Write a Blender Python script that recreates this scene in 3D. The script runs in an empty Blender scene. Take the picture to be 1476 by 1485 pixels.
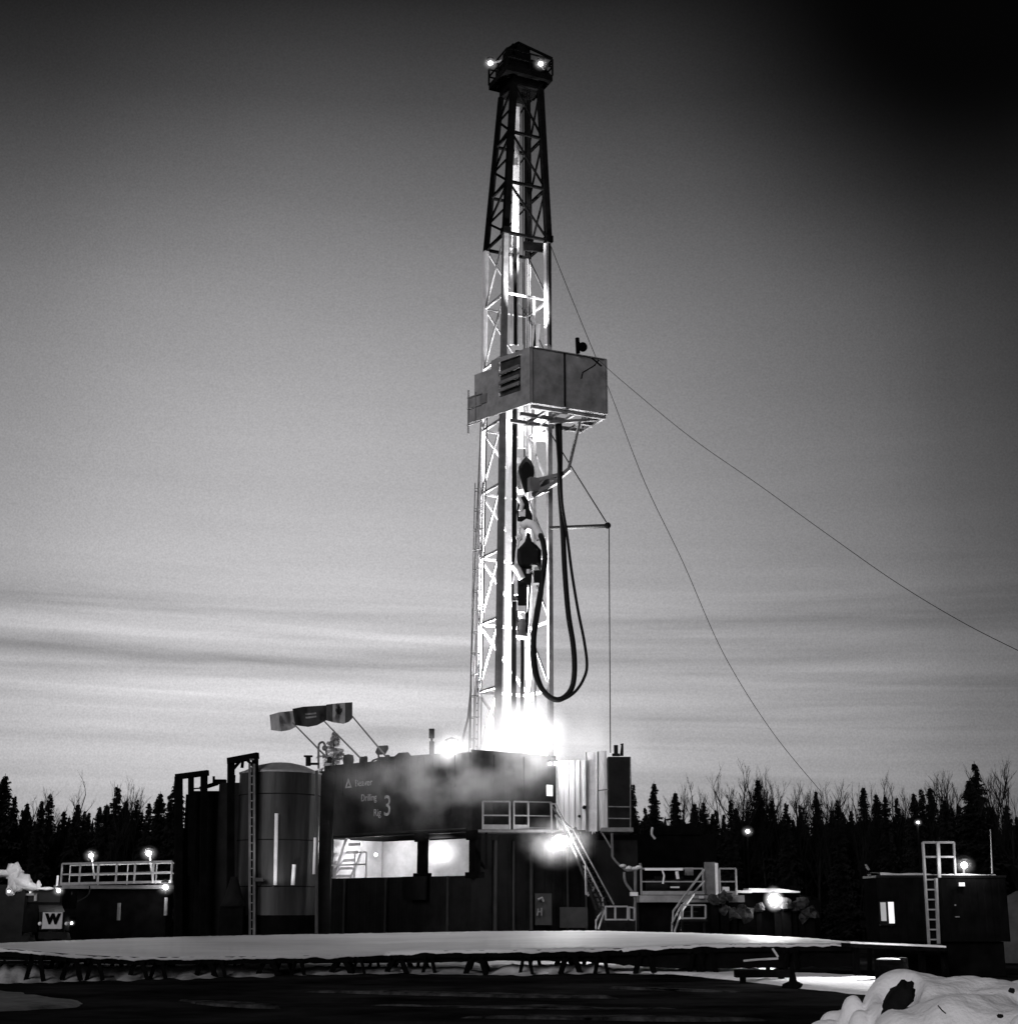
import bpy, math, random
from mathutils import Vector, Matrix, noise
random.seed(7)
sc = bpy.context.scene
col = sc.collection
R_ = math.radians
FPX, CX, CY = 2200.0, 738.0, 742.5
TH = math.atan((1320-CY)/FPX)
CAM = Vector((0, 0, 1.8))

def P(px, py, Y):
    """photo pixel -> point on the vertical plane at depth Y"""
    u = (px-CX)/FPX; v = (CY-py)/FPX
    d = Vector((u, math.cos(TH)-v*math.sin(TH), math.sin(TH)+v*math.cos(TH)))
    return CAM + d*(Y/d.y)
def Z(py, Y): return P(CX, py, Y).z
def PG(px, Y, z):
    """point at depth Y and height z that projects to column px"""
    dep = Y*math.cos(TH)+(z-1.8)*math.sin(TH)
    return Vector(((px-CX)/FPX*dep, Y, z))

# ------------------------------------------------------------------ materials
MATS = {}
def mat(name, base, rough=.7, metal=0., var=.25, scale=3., bump=.0, bscale=20., emit=None, spec=.35, stretch=None, tint=True):
    m = bpy.data.materials.new(name); m.use_nodes = True
    nt = m.node_tree; N = nt.nodes; L = nt.links
    b = N['Principled BSDF']
    b.inputs['Roughness'].default_value = rough
    b.inputs['Metallic'].default_value = metal
    b.inputs['Specular IOR Level'].default_value = spec
    tc = N.new('ShaderNodeTexCoord')
    mp = N.new('ShaderNodeMapping'); L.new(tc.outputs['Object'], mp.inputs[0])
    if stretch: mp.inputs['Scale'].default_value = stretch
    n = N.new('ShaderNodeTexNoise'); n.inputs['Scale'].default_value = scale; n.inputs['Detail'].default_value = 6
    n.inputs['Roughness'].default_value = .65
    L.new(mp.outputs[0], n.inputs['Vector'])
    r = N.new('ShaderNodeMapRange')
    r.inputs['From Min'].default_value = .32; r.inputs['From Max'].default_value = .68
    r.inputs['To Min'].default_value = base*(1-var); r.inputs['To Max'].default_value = base*(1+var)
    L.new(n.outputs['Fac'], r.inputs['Value'])
    c = N.new('ShaderNodeCombineColor')
    for i, k in enumerate((1.0, .985, 1.01)):
        mu = N.new('ShaderNodeMath'); mu.operation = 'MULTIPLY'; mu.inputs[1].default_value = k
        L.new(r.outputs[0], mu.inputs[0]); L.new(mu.outputs[0], c.inputs[i])
    L.new(c.outputs[0], b.inputs['Base Color'])
    if bump:
        n2 = N.new('ShaderNodeTexNoise'); n2.inputs['Scale'].default_value = bscale; n2.inputs['Detail'].default_value = 5
        L.new(mp.outputs[0], n2.inputs['Vector'])
        bp = N.new('ShaderNodeBump'); bp.inputs['Strength'].default_value = bump; bp.inputs['Distance'].default_value = .05
        L.new(n2.outputs['Fac'], bp.inputs['Height']); L.new(bp.outputs[0], b.inputs['Normal'])
    if emit:
        b.inputs['Emission Color'].default_value = (1, .985, 1, 1)
        b.inputs['Emission Strength'].default_value = emit
    MATS[name] = m
    return m
BLACK = mat('black_steel', .0045, .8, 0, .5, 2, spec=.0)
DARK = mat('dark_painted_steel', .009, .7, 0, .5, 1.2, .3, 8, spec=.08)
WALL = mat('dark_painted_cladding', .02, .7, 0, .6, .6, .3, 6, spec=.08)
GREY = mat('weathered_grey_steel', .15, .6, 0, .3, 3, .2, 15)
MID = mat('mid_grey_canvas', .23, .8, 0, .4, 1.1, .3, 6)
LITE = mat('white_painted_steel', .78, .5, 0, .15, 3, .15, 15)
RAIL = mat('yellow_painted_rail', .26, .5, 0, .2, 5)
CLAD = mat('white_corrugated_cladding', .55, .5, 0, .4, 1.6, .2, 6, stretch=(3, 3, .25))
TANK = mat('brushed_tank_steel', .034, .45, .25, .6, .9, .15, 4, stretch=(2.5, 2.5, .3))
SNOW = mat('fresh_snow', .93, .65, 0, .08, 2.5, .4, 18)
SNOWD = mat('trodden_snow', .5, .8, 0, .4, 1.0, .6, 8)
GROUND = mat('frozen_dark_ground', .012, .95, 0, .9, .35, .8, 3, spec=.0)
RUBBER = mat('black_hose_rubber', .008, .7, 0, .2, 6, spec=.15)
NEEDLE = mat('dark_spruce_needles', .009, .9, 0, .5, 1.2, spec=.1)
PALE_NEEDLE = mat('pale_spruce_needles', .5, .9, 0, .4, 2, spec=.1)
BARK = mat('bark', .01, .95, 0, .4, 3, spec=.1)
CLOD_SHADE = mat('dirt_and_shade', .008, .95, 0, .5, 4, .6, 10, spec=.1)
FLAGL = mat('pale_flag_cloth', .3, .9, 0, .2, 3)
FLAGM = mat('flag_red_cloth', .05, .9, 0, .25, 3)
PAINT = mat('white_lettering', .38, .7, 0, .5, 5)
GLASSD = mat('dark_glass', .01, .12, 0, .2, 2, spec=.6)
def emis(name, s):
    m = bpy.data.materials.new(name); m.use_nodes = True
    N = m.node_tree.nodes; L = m.node_tree.links
    b = N['Principled BSDF']; b.inputs['Base Color'].default_value = (.8, .8, .8, 1)
    b.inputs['Emission Color'].default_value = (1, .985, 1, 1)
    n = N.new('ShaderNodeTexNoise'); n.inputs['Scale'].default_value = 2.5
    r = N.new('ShaderNodeMapRange'); r.inputs['To Min'].default_value = s*.7; r.inputs['To Max'].default_value = s*1.2
    L.new(n.outputs['Fac'], r.inputs['Value']); L.new(r.outputs[0], b.inputs['Emission Strength'])
    return m
BULB = emis('lit_lamp', 12.)
PANE = emis('lit_window', .75)
PANE2 = emis('lit_window_blind', .05)

# ------------------------------------------------------------------ mesh builder
class MB:
    def __init__(s): s.v = []; s.f = []; s.m = []; s.mi = 0; s.smooth = set()
    def add(s, vs, fs, smooth=False):
        o = len(s.v); s.v += [Vector(v) for v in vs]
        for f in fs:
            if smooth: s.smooth.add(len(s.f))
            s.f.append([i+o for i in f]); s.m.append(s.mi)
        return s
    def box(s, c, size, rz=0.):
        c = Vector(c); hx, hy, hz = [a/2 for a in size]
        ca, sa = math.cos(rz), math.sin(rz)
        vs = []
        for z in (-hz, hz):
            for x, y in ((-hx, -hy), (hx, -hy), (hx, hy), (-hx, hy)):
                vs.append(c+Vector((x*ca-y*sa, x*sa+y*ca, z)))
        return s.add(vs, [(3, 2, 1, 0), (4, 5, 6, 7), (0, 1, 5, 4), (1, 2, 6, 5), (2, 3, 7, 6), (3, 0, 4, 7)])
    def beam(s, a, b, w, h=None, up=None):
        a = Vector(a); b = Vector(b); h = h or w
        d = (b-a)
        if d.length < 1e-6: return s
        d.normalize()
        u = Vector(up) if up else (Vector((0, 0, 1)) if abs(d.z) < .95 else Vector((.42, -.91, 0)))
        x = d.cross(u).normalized(); y = x.cross(d).normalized()
        vs = []
        for p in (a, b):
            for i, j in ((-1, -1), (1, -1), (1, 1), (-1, 1)):
                vs.append(p + x*(i*w/2) + y*(j*h/2))
        return s.add(vs, [(0, 1, 2, 3), (7, 6, 5, 4), (4, 5, 1, 0), (5, 6, 2, 1), (6, 7, 3, 2), (7, 4, 0, 3)])
    def tube(s, pts, r, n=8, r2=None, closed=True):
        pts = [Vector(p) for p in pts]; k = len(pts)
        rs = [r if r2 is None else r+(r2-r)*i/(k-1) for i in range(k)]
        vs = []; ref = None
        for i, p in enumerate(pts):
            d = (pts[min(i+1, k-1)]-pts[max(i-1, 0)]).normalized()
            if ref is None: ref = Vector((0, 0, 1)) if abs(d.z) < .9 else Vector((1, 0, 0))
            x = d.cross(ref)
            if x.length < 1e-4: x = d.cross(Vector((0, 1, 0)))
            x.normalize(); y = d.cross(x).normalized(); ref = x.cross(d) if x.cross(d).length > .1 else ref
            for j in range(n):
                a = 2*math.pi*j/n
                vs.append(p+(x*math.cos(a)+y*math.sin(a))*rs[i])
        fs = [(i*n+j, i*n+(j+1) % n, (i+1)*n+(j+1) % n, (i+1)*n+j) for i in range(k-1) for j in range(n)]
        s.add(vs, fs, True)
        if closed:
            s.add(vs[:n], [tuple(range(n))[::-1]]); s.add(vs[-n:], [tuple(range(n))])
        return s
    def lathe(s, c, prof, n=32):
        c = Vector(c); vs = []
        for r, z in prof:
            for j in range(n):
                a = 2*math.pi*j/n; vs.append(c+Vector((r*math.cos(a), r*math.sin(a), z)))
        k = len(prof)
        return s.add(vs, [(i*n+j, i*n+(j+1) % n, (i+1)*n+(j+1) % n, (i+1)*n+j) for i in range(k-1) for j in range(n)], True)
    def ball(s, c, r, n=10, sq=(1, 1, 1)):
        c = Vector(c); vs = []
        for i in range(n+1):
            t = math.pi*i/n
            for j in range(2*n):
                a = math.pi*j/n
                vs.append(c+Vector((r*sq[0]*math.sin(t)*math.cos(a), r*sq[1]*math.sin(t)*math.sin(a), r*sq[2]*math.cos(t))))
        m = 2*n
        return s.add(vs, [(i*m+j, (i+1)*m+j, (i+1)*m+(j+1) % m, i*m+(j+1) % m) for i in range(n) for j in range(m)], True)
    def prism(s, poly, a, b):
        """extrude list of points by vector b-a"""
        n = len(poly); d = Vector(b)-Vector(a)
        vs = [Vector(p) for p in poly]+[Vector(p)+d for p in poly]
        return s.add(vs, [tuple(range(n))[::-1], tuple(range(n, 2*n))]+[(i, (i+1) % n, (i+1) % n+n, i+n) for i in range(n)])
    def wall(s, a, b, z0, z1, t=.1, corr=0., pitch=.3):
        """vertical wall from a to b; optional corrugation"""
        a = Vector((a[0], a[1], 0)); b = Vector((b[0], b[1], 0)); d = b-a; l = d.length; d.normalize()
        nrm = Vector((-d.y, d.x, 0))
        if not corr:
            c = (a+b)/2+nrm*t/2
            return s.box((c.x, c.y, (z0+z1)/2), (l, t, z1-z0), math.atan2(d.y, d.x))
        k = max(2, int(l/pitch)); pts = []
        for i in range(k):
            u0 = l*i/k; w = l/k
            pts += [(u0, 0), (u0+w*.4, 0), (u0+w*.5, corr), (u0+w*.9, corr), (u0+w, 0)]
        vs = []
        for u, o in pts:
            p = a+d*u-nrm*o; vs += [(p.x, p.y, z0), (p.x, p.y, z1)]
        s.add(vs, [(2*i, 2*i+2, 2*i+3, 2*i+1) for i in range(len(pts)-1)])
        c = (a+b)/2+nrm*(t/2+.01)
        return s.box((c.x, c.y, (z0+z1)/2), (l, t, z1-z0), math.atan2(d.y, d.x))
    def build(s, name, m, parent=None, origin=None):
        org = WL.get(parent.name, Vector()) if parent else (Vector(origin) if origin else Vector())
        me = bpy.data.meshes.new(name)
        me.from_pydata([tuple(v-org) for v in s.v], [], s.f)
        for mm in (m if isinstance(m, (list, tuple)) else [m]): me.materials.append(mm)
        for i, p in enumerate(me.polygons):
            p.material_index = s.m[i]; p.use_smooth = i in s.smooth
        me.update()
        o = bpy.data.objects.new(name, me); col.objects.link(o)
        if parent: o.parent = parent
        else: o.location = org
        WL[o.name] = org
        return o
WL = {}
def tag(o, label=None, cat=None, group=None, kind=None):
    if label: o['label'] = label
    if cat: o['category'] = cat
    if group: o['group'] = group
    if kind: o['kind'] = kind
    return o
def thing(name, label, cat, loc=(0, 0, 0), group=None):
    o = bpy.data.objects.new(name, None); col.objects.link(o)
    o.empty_display_size = .2; o.location = loc; WL[o.name] = Vector(loc)
    return tag(o, label, cat, group)
def dup(root, loc=None, rz=None, label=None, scale=None):
    r = root.copy(); col.objects.link(r)
    if loc is not None: r.location = loc
    if rz is not None: r.rotation_euler = (0, 0, rz)
    if scale is not None: r.scale = scale
    if label: r['label'] = label
    for ch in [c for c in root.children]:
        c = ch.copy(); col.objects.link(c); c.parent = r
        for g in [g for g in ch.children]:
            d = g.copy(); col.objects.link(d); d.parent = c
    return r
def light(kind, name, loc, power, parent=None, size=.15, spot=None, target=None):
    l = bpy.data.lights.new(name, kind); l.energy = power; l.shadow_soft_size = size
    o = bpy.data.objects.new(name, l); col.objects.link(o)
    loc = Vector(loc)
    if spot: l.spot_size = R_(spot); l.spot_blend = 1. if spot > 100 else .5
    if target is not None:
        o.rotation_euler = (Vector(target)-loc).to_track_quat('-Z', 'Y').to_euler()
    if parent: o.parent = parent; o.location = loc-WL[parent.name]
    else: o.location = loc
    return o

# ------------------------------------------------------------------ world
w = bpy.data.worlds.new('World'); sc.world = w; w.use_nodes = True
nt = w.node_tree; N = nt.nodes; L = nt.links
for n in list(N): N.remove(n)
def node(t, **k):
    n = N.new(t)
    for a, b in k.items(): setattr(n, a, b)
    return n
def M(op, a, b=None, c=None):
    n = node('ShaderNodeMath', operation=op)
    for i, x in enumerate((a, b, c)):
        if x is None: continue
        if isinstance(x, (int, float)): n.inputs[i].default_value = x
        else: L.new(x, n.inputs[i])
    return n.outputs[0]
tc = node('ShaderNodeTexCoord'); sx = node('ShaderNodeSeparateXYZ'); L.new(tc.outputs['Generated'], sx.inputs[0])
X_, Y_, Z_ = sx.outputs
el = M('ARCSINE', Z_); az = M('ARCTAN2', X_, Y_)
def ramp(v, stops, lo, hi):
    mr = node('ShaderNodeMapRange'); mr.inputs['From Min'].default_value = lo; mr.inputs['From Max'].default_value = hi
    L.new(v, mr.inputs['Value'])
    r = node('ShaderNodeValToRGB'); cr = r.color_ramp; cr.interpolation = 'B_SPLINE' if False else 'EASE'
    cr.interpolation = 'LINEAR'
    st = [((a-lo)/(hi-lo), b) for a, b in stops]
    cr.elements[0].position = st[0][0]; cr.elements[0].color = (st[0][1],)*3+(1,)
    cr.elements[1].position = st[-1][0]; cr.elements[1].color = (st[-1][1],)*3+(1,)
    for p, v2 in st[1:-1]:
        e = cr.elements.new(p); e.color = (v2, v2, v2, 1)
    L.new(mr.outputs[0], r.inputs[0]); return r.outputs[0]
D = math.degrees
def elpy(py): return math.atan((CY-py)/FPX)+TH
def azpx(px): return math.atan((px-CX)/(FPX*1.02))
srgb = lambda v: ((v/255+.055)/1.055)**2.4 if v > 10 else v/255/12.92
EL = [(-.2, .0), (elpy(1330), .25), (elpy(1180), srgb(192)), (elpy(1090), srgb(207)), (elpy(1010), srgb(207)), (elpy(950), srgb(202)), (elpy(850), srgb(195)), (elpy(740), srgb(186)), (elpy(600), srgb(171)),
      (elpy(450), srgb(148)), (elpy(300), srgb(114)), (elpy(150), srgb(76)), (elpy(0), srgb(40)), (elpy(-80), srgb(30)), (R_(60), .025), (R_(90), .025)]
AZ = [(-math.pi, .12), (-1.6, .15), (-.8, .3), (azpx(-200), .55), (azpx(0), .7), (azpx(150), .89), (azpx(330), 1.), (azpx(500), 1.), (azpx(700), .9), (azpx(850), .74), (azpx(1000), .6),
      (azpx(1150), .46), (azpx(1300), .33), (azpx(1420), .2), (azpx(1560), .12), (.8, .12), (math.pi, .12)]
fe = ramp(el, EL, -.2, math.pi/2); fa = ramp(az, AZ, -math.pi, math.pi)
# less side fall-off close to the horizon
near = ramp(el, [(0., .66), (elpy(1150), .66), (elpy(900), .85), (elpy(600), 1.), (elpy(0), 1.), (1.5, 1.)], 0, 1.5707)
fa2 = M('POWER', fa, near)
# corner darkening put into the sky colour, upper right then upper left
cd_ = M('SQRT', M('ADD', M('POWER', M('SUBTRACT', az, azpx(1510)), 2.), M('POWER', M('SUBTRACT', el, elpy(-30)), 2.)))
ms = node('ShaderNodeMapRange', interpolation_type='SMOOTHSTEP'); L.new(cd_, ms.inputs['Value']); ms.inputs['From Min'].default_value = .07; ms.inputs['From Max'].default_value = .25; ms.inputs['To Min'].default_value = .0
fa2 = M('MULTIPLY', fa2, ms.outputs[0])
cl_ = M('SQRT', M('ADD', M('POWER', M('SUBTRACT', az, azpx(-150)), 2.), M('POWER', M('SUBTRACT', el, elpy(-150)), 2.)))
ml = node('ShaderNodeMapRange', interpolation_type='SMOOTHSTEP'); L.new(cl_, ml.inputs['Value']); ml.inputs['From Min'].default_value = .04; ml.inputs['From Max'].default_value = .3; ml.inputs['To Min'].default_value = .5
fa2 = M('MULTIPLY', fa2, ml.outputs[0])
# cloud streaks
cv = node('ShaderNodeCombineXYZ')
L.new(M('MULTIPLY', az, 1.5), cv.inputs[0]); L.new(M('MULTIPLY', M('ADD', el, M('MULTIPLY', az, -.05)), 34.), cv.inputs[1]); cv.inputs[2].default_value = 3.7
ns = node('ShaderNodeTexNoise'); ns.inputs['Scale'].default_value = 1.; ns.inputs['Detail'].default_value = 4; ns.inputs['Roughness'].default_value = .5; ns.inputs['Distortion'].default_value = .4
L.new(cv.outputs[0], ns.inputs['Vector'])
cv2 = node('ShaderNodeCombineXYZ')
L.new(M('MULTIPLY', az, 4.), cv2.inputs[0]); L.new(M('MULTIPLY', el, 16.), cv2.inputs[1]); cv2.inputs[2].default_value = 8.
ns2 = node('ShaderNodeTexNoise'); ns2.inputs['Scale'].default_value = 1.; ns2.inputs['Detail'].default_value = 6
L.new(cv2.outputs[0], ns2.inputs['Vector'])
cm = ramp(el, [(0., .3), (elpy(1150), .35), (elpy(1060), .8), (elpy(900), .9), (elpy(860), .3), (elpy(790), .1), (elpy(400), .03), (1.5, .0)], 0, 1.5707)
streak = M('MULTIPLY', M('MULTIPLY', M('SUBTRACT', ns.outputs['Fac'], .5), .95), cm)
soft = M('MULTIPLY', M('SUBTRACT', ns2.outputs['Fac'], .5), .16)
# two long dark bars low on the left
def bar(elc, wid, amt, azc, azw, tilt=0.):
    e = M('SUBTRACT', M('ADD', el, M('MULTIPLY', az, tilt)), elc)
    e = M('ADD', e, M('MULTIPLY', M('SUBTRACT', ns2.outputs['Fac'], .5), .02))
    g = M('EXPONENT', M('MULTIPLY', M('POWER', M('ABSOLUTE', M('DIVIDE', e, wid)), 2.), -1.))
    a = M('EXPONENT', M('MULTIPLY', M('POWER', M('ABSOLUTE', M('DIVIDE', M('SUBTRACT', az, azc), azw)), 2.), -1.))
    return M('MULTIPLY', M('MULTIPLY', g, a), amt)
b1 = bar(elpy(905), .0075, -.22, azpx(150), .2, .03)
b2 = bar(elpy(1072), .006, -.13, azpx(250), .22, .0)
b3 = bar(elpy(1008), .008, .14, azpx(250), .2, .02)
b4 = bar(elpy(958), .006, -.2, azpx(450), .17, -.02)
b5 = bar(elpy(925), .006, .1, azpx(450), .2, 0)
b6 = bar(elpy(987), .0055, -.26, azpx(60), .14, .05)
cv3 = node('ShaderNodeCombineXYZ')
L.new(M('MULTIPLY', az, 3.5), cv3.inputs[0]); L.new(M('MULTIPLY', M('ADD', el, M('MULTIPLY', az, .03)), 95.), cv3.inputs[1]); cv3.inputs[2].default_value = 1.3
ns3 = node('ShaderNodeTexNoise'); ns3.inputs['Scale'].default_value = 1.; ns3.inputs['Detail'].default_value = 3; ns3.inputs['Distortion'].default_value = .6
L.new(cv3.outputs[0], ns3.inputs['Vector'])
streak = M('ADD', streak, M('MULTIPLY', M('MULTIPLY', M('SUBTRACT', ns3.outputs['Fac'], .5), .95), cm))
tot = M('ADD', 1., M('ADD', M('ADD', streak, soft), M('ADD', M('ADD', M('ADD', b1, b2), M('ADD', b3, b4)), M('ADD', b5, b6))))
# fine film-like grain put into the sky colour
ng = node('ShaderNodeTexNoise'); ng.inputs['Scale'].default_value = 850.; ng.inputs['Detail'].default_value = 1
L.new(tc.outputs['Generated'], ng.inputs['Vector'])
tot = M('MULTIPLY', tot, M('ADD', 1., M('MULTIPLY', M('SUBTRACT', ng.outputs['Fac'], .5), .4)))
val = M('MULTIPLY', M('MULTIPLY', fe, fa2), M('MAXIMUM', tot, .1))
sky = node('ShaderNodeTexSky', sky_type='NISHITA'); sky.sun_disc = False
SUN_EL, SUN_AZ = R_(22), R_(-150)
sky.sun_elevation = R_(1.5); sky.sun_rotation = R_(-8); sky.air_density = 1.5
bw = node('ShaderNodeRGBToBW'); L.new(sky.outputs[0], bw.inputs[0])
val = M('ADD', val, M('MULTIPLY', bw.outputs[0], .0015))
cc = node('ShaderNodeCombineColor')
L.new(val, cc.inputs[0]); L.new(M('MULTIPLY', val, .985), cc.inputs[1]); L.new(M('MULTIPLY', val, 1.01), cc.inputs[2])
bg = node('ShaderNodeBackground'); L.new(cc.outputs[0], bg.inputs[0]); bg.inputs[1].default_value = 1.
wo = node('ShaderNodeOutputWorld'); L.new(bg.outputs[0], wo.inputs[0])
# one weak soft sun: last dusk light from behind the camera's left shoulder
sl = bpy.data.lights.new('sun', 'SUN'); sl.energy = 1.2; sl.angle = R_(25); sl.color = (1, .99, 1)
so = bpy.data.objects.new('sun', sl); col.objects.link(so)
so.rotation_euler = Vector((math.cos(SUN_EL)*.45, math.cos(SUN_EL)*.89, -math.sin(SUN_EL))).to_track_quat('-Z', 'Y').to_euler()

# ------------------------------------------------------------------ camera
cd = bpy.data.cameras.new('camera'); cd.sensor_fit = 'HORIZONTAL'; cd.sensor_width = 36; cd.lens = FPX/1476*36
cd.clip_end = 5000; cd.clip_start = .1
co = bpy.data.objects.new('camera', cd); col.objects.link(co); co.location = CAM
co.rotation_euler = (math.pi/2+TH, 0, 0); sc.camera = co

# ------------------------------------------------------------------ ground
g = MB()
nx, ny = 90, 110
xs = [-1500, -600, -200]+[-70+140*i/(nx-1) for i in range(nx)]+[200, 600, 1500]
ys = [-50, 0]+[6+90*i/(ny-1) for i in range(ny)]+[130, 200, 400, 900, 2500]
vs = []
for y in ys:
    for x in xs:
        z = .0
        if abs(x) < 75 and 4 < y < 100:
            z = .05*noise.noise(Vector((x*.25, y*.25, 0)))+.02*noise.noise(Vector((x*1.3, y*1.3, 3)))-.03
        else: z = -.03
        vs.append((x, y, z))
W_ = len(xs)
g.add(vs, [(j*W_+i, j*W_+i+1, (j+1)*W_+i+1, (j+1)*W_+i) for j in range(len(ys)-1) for i in range(W_-1)], True)
tag(g.build('ground', GROUND), kind='structure')
def patch(name, pts, m, h=.06, seed=0, n=90, edge=.5):
    """snow patch whose rim follows ground points, low at the rim and lumpy inside"""
    poly = [Vector((p.x, p.y, 0)) for p in pts]
    c = sum(poly, Vector())/len(poly)
    rim = []
    k = len(poly)
    for i in range(k):
        a, b = poly[i], poly[(i+1) % k]
        seg = max(2, int((b-a).length/.4))
        for j in range(seg): rim.append(a.lerp(b, j/seg))
    m_ = len(rim); mb = MB(); vs = []; rings = 14
    for r in range(rings+1):
        t = 1-r/rings
        for q in rim:
            p = c+(q-c)*t
            if r < 3:
                nn = noise.noise(Vector((q.x*1.1+seed, q.y*.55, seed)))*.5+noise.noise(Vector((q.x*4+seed, q.y*2, seed)))*.2
                p = p+(q-c).normalized()*nn*edge
            z = -.04 if r == 0 else h*(1-max(0, 1-r/3)**2)+.04*noise.noise(Vector((p.x*.9, p.y*.6, seed)))+.015*noise.noise(Vector((p.x*4, p.y*3, seed)))
            vs.append((p.x, p.y, z))
    mb.add(vs, [(r*m_+i, r*m_+(i+1) % m_, (r+1)*m_+(i+1) % m_, (r+1)*m_+i) for r in range(rings) for i in range(m_)], True)
    return tag(mb.build(name, m), kind='structure')
def gp(px, py):   # ground point from pixel
    u = (px-CX)/FPX; v = (CY-py)/FPX
    d = Vector((u, math.cos(TH)-v*math.sin(TH), math.sin(TH)+v*math.cos(TH)))
    return CAM+d*(1.8/-d.z)
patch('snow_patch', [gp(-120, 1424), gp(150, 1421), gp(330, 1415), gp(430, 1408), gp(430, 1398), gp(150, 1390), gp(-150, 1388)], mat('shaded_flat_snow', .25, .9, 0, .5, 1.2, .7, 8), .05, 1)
patch('snow_patch', [gp(400, 1410), gp(560, 1407), gp(700, 1405), gp(700, 1398), gp(380, 1397)], SNOWD, .05, 2, edge=.3)
patch('snow_patch', [gp(705, 1408), gp(760, 1413), gp(860, 1411), gp(980, 1413), gp(1100, 1418), gp(1130, 1400), gp(900, 1393), gp(700, 1395)], SNOW, .05, 3, edge=.4)
patch('snow_patch', [gp(1000, 1414), gp(1100, 1425), gp(1180, 1434), gp(1250, 1442), gp(1330, 1450), gp(1430, 1440), gp(1430, 1425), gp(1290, 1420), gp(1150, 1413), gp(1050, 1409)], SNOW, .08, 4, edge=.5)
patch('snow_patch', [gp(-150, 1470), gp(40, 1463), gp(120, 1456), gp(70, 1446), gp(-10, 1438), gp(-150, 1436)], mat('dirty_snow', .05, .9, 0, .8, 1.5, .6, 6), .05, 5, edge=1.6)
patch('snow_patch', [gp(1180, 1352), gp(1280, 1352), gp(1280, 1341), gp(1180, 1338)], mat('far_snow', .25, .9, 0, .5, .3, .6, 3), .3, 6, edge=2)
patch('snow_patch', [gp(1440, 1364), gp(1560, 1364), gp(1560, 1340), gp(1440, 1340)], SNOWD, .3, 8, edge=2)

RUT = mat('rutted_snow_crust', .035, .95, 0, .95, 2.5, .8, 7, spec=.0)
for k, (x0, y0, x1, y1, w_) in enumerate(((430, 1437, 900, 1446, .5), (520, 1458, 1010, 1464, .45), (250, 1450, 420, 1462, .5), (880, 1432, 1080, 1438, .4), (650, 1474, 1120, 1478, .35))):
    a = gp(x0, y0); b = gp(x1, y1); n_ = Vector((0, w_, 0))
    patch('snow_patch', [a, a.lerp(b, .33)-n_*.6, a.lerp(b, .66)-n_, b, a.lerp(b, .66)+n_, a.lerp(b, .33)+n_*.8], RUT, .015, 20+k, edge=.9)
# ------------------------------------------------------------------ snow bank, right foreground
SB = [(1225, 1463, 16.0, .36), (1195, 1468, 15.6, .34), (1252, 1456, 15.8, .42), (1278, 1462, 15.4, .38), (1322, 1401, 15.6, .62), (1345, 1410, 15.2, .7),
      (1385, 1411, 15.8, .75), (1412, 1413, 15.4, .75), (1450, 1421, 15.0, .7), (1480, 1427, 15.2, .8), (1530, 1420, 15.5, 1.2), (1295, 1440, 15.0, .42), (1470, 1450, 14.2, .7), (1400, 1440, 14.5, .8), (1340, 1450, 14.6, .6)]
bumps = []
rb = random.Random(31)
for px, py, Y, r in SB:
    p = P(px, py, Y); bumps.append((p.x, p.y, p.z, r))
for _ in range(48):
    q = rb.choice(bumps[:len(SB)]); a = rb.random()*6.28; rr = q[3]*rb.uniform(.5, 1.15)
    bumps.append((q[0]+rr*math.cos(a), q[1]+rr*math.sin(a)*.8-.1, q[2]*rb.uniform(.7, .96), rb.uniform(.16, .34)))
sb = MB(); vs = []; nx, ny = 260, 190
x0, x1, y0, y1 = 2.35, 8.5, 11.2, 17.6
for j in range(ny):
    for i in range(nx):
        x = x0+(x1-x0)*i/(nx-1); y = y0+(y1-y0)*j/(ny-1)
        hs = [0.]
        for bx, by, bz, r in bumps:
            d = math.hypot(x-bx, y-by)/r
            hs.append(bz*math.exp(-(d/1.08)**(4.5 if r > .345 else 3.))); hs.append(bz*.72*math.exp(-(d/(2.1 if bx > 3.7 else 1.35))**2) if r > .3 else 0.)
        k = 32.
        z = math.log(sum(math.exp(k*h) for h in hs))/k-.06
        z += .09*noise.noise(Vector((x*1.9, y*1.9, 5)))+.03*noise.noise(Vector((x*5, y*5, 1)))
        edge = min((x-x0)/.6, (x1-x)/.6, (y-y0)/.6, (y1-y)/.6, 1.)
        z = z*max(0, edge)-.06*(1-edge)
        hp = P(1305, 1450, 15.1)
        dh = math.hypot((x-hp.x)/.17, (y-hp.y)/.3)
        z -= .42*math.exp(-dh**4)
        vs.append((x, y, z))
sb.add(vs, [(j*nx+i, j*nx+i+1, (j+1)*nx+i+1, (j+1)*nx+i) for j in range(ny-1) for i in range(nx-1)], True)
tag(sb.build('snow_bank', SNOW), 'lumpy bank of fresh snow in the right foreground', 'snow bank')
def clod(px, py, Y, r, sq, lab):
    mb = MB(); c = P(px, py, Y); n = 12
    mb.ball((0, 0, 0), r, n, sq)
    if r > .1: mb.v = [Vector((v.x+v.z*.55, v.y, v.z)) for v in mb.v]
    mb.v = [v*(1+.35*noise.noise(v*9/r*.2+Vector((px, 0, 0)))+.2*noise.noise(v*25/r*.2)) + c for v in mb.v]
    tag(mb.build('clod_or_shade', CLOD_SHADE, origin=c), lab, 'dirt clod')
clod(1303, 1452, 14.72, .15, (.8, 1, 1.15), 'largest black lump, standing in for the shade in the hollow of the snow bank')  # dark lump stands in for the shade inside the hollow
clod(1467, 1437, 14.1, .026, (1, 1, .9), 'small dark clod at the right edge of the snow bank')
clod(1450, 1474, 13.3, .02, (1.3, 1, .8), 'small dark clod low on the right of the snow bank')
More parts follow.
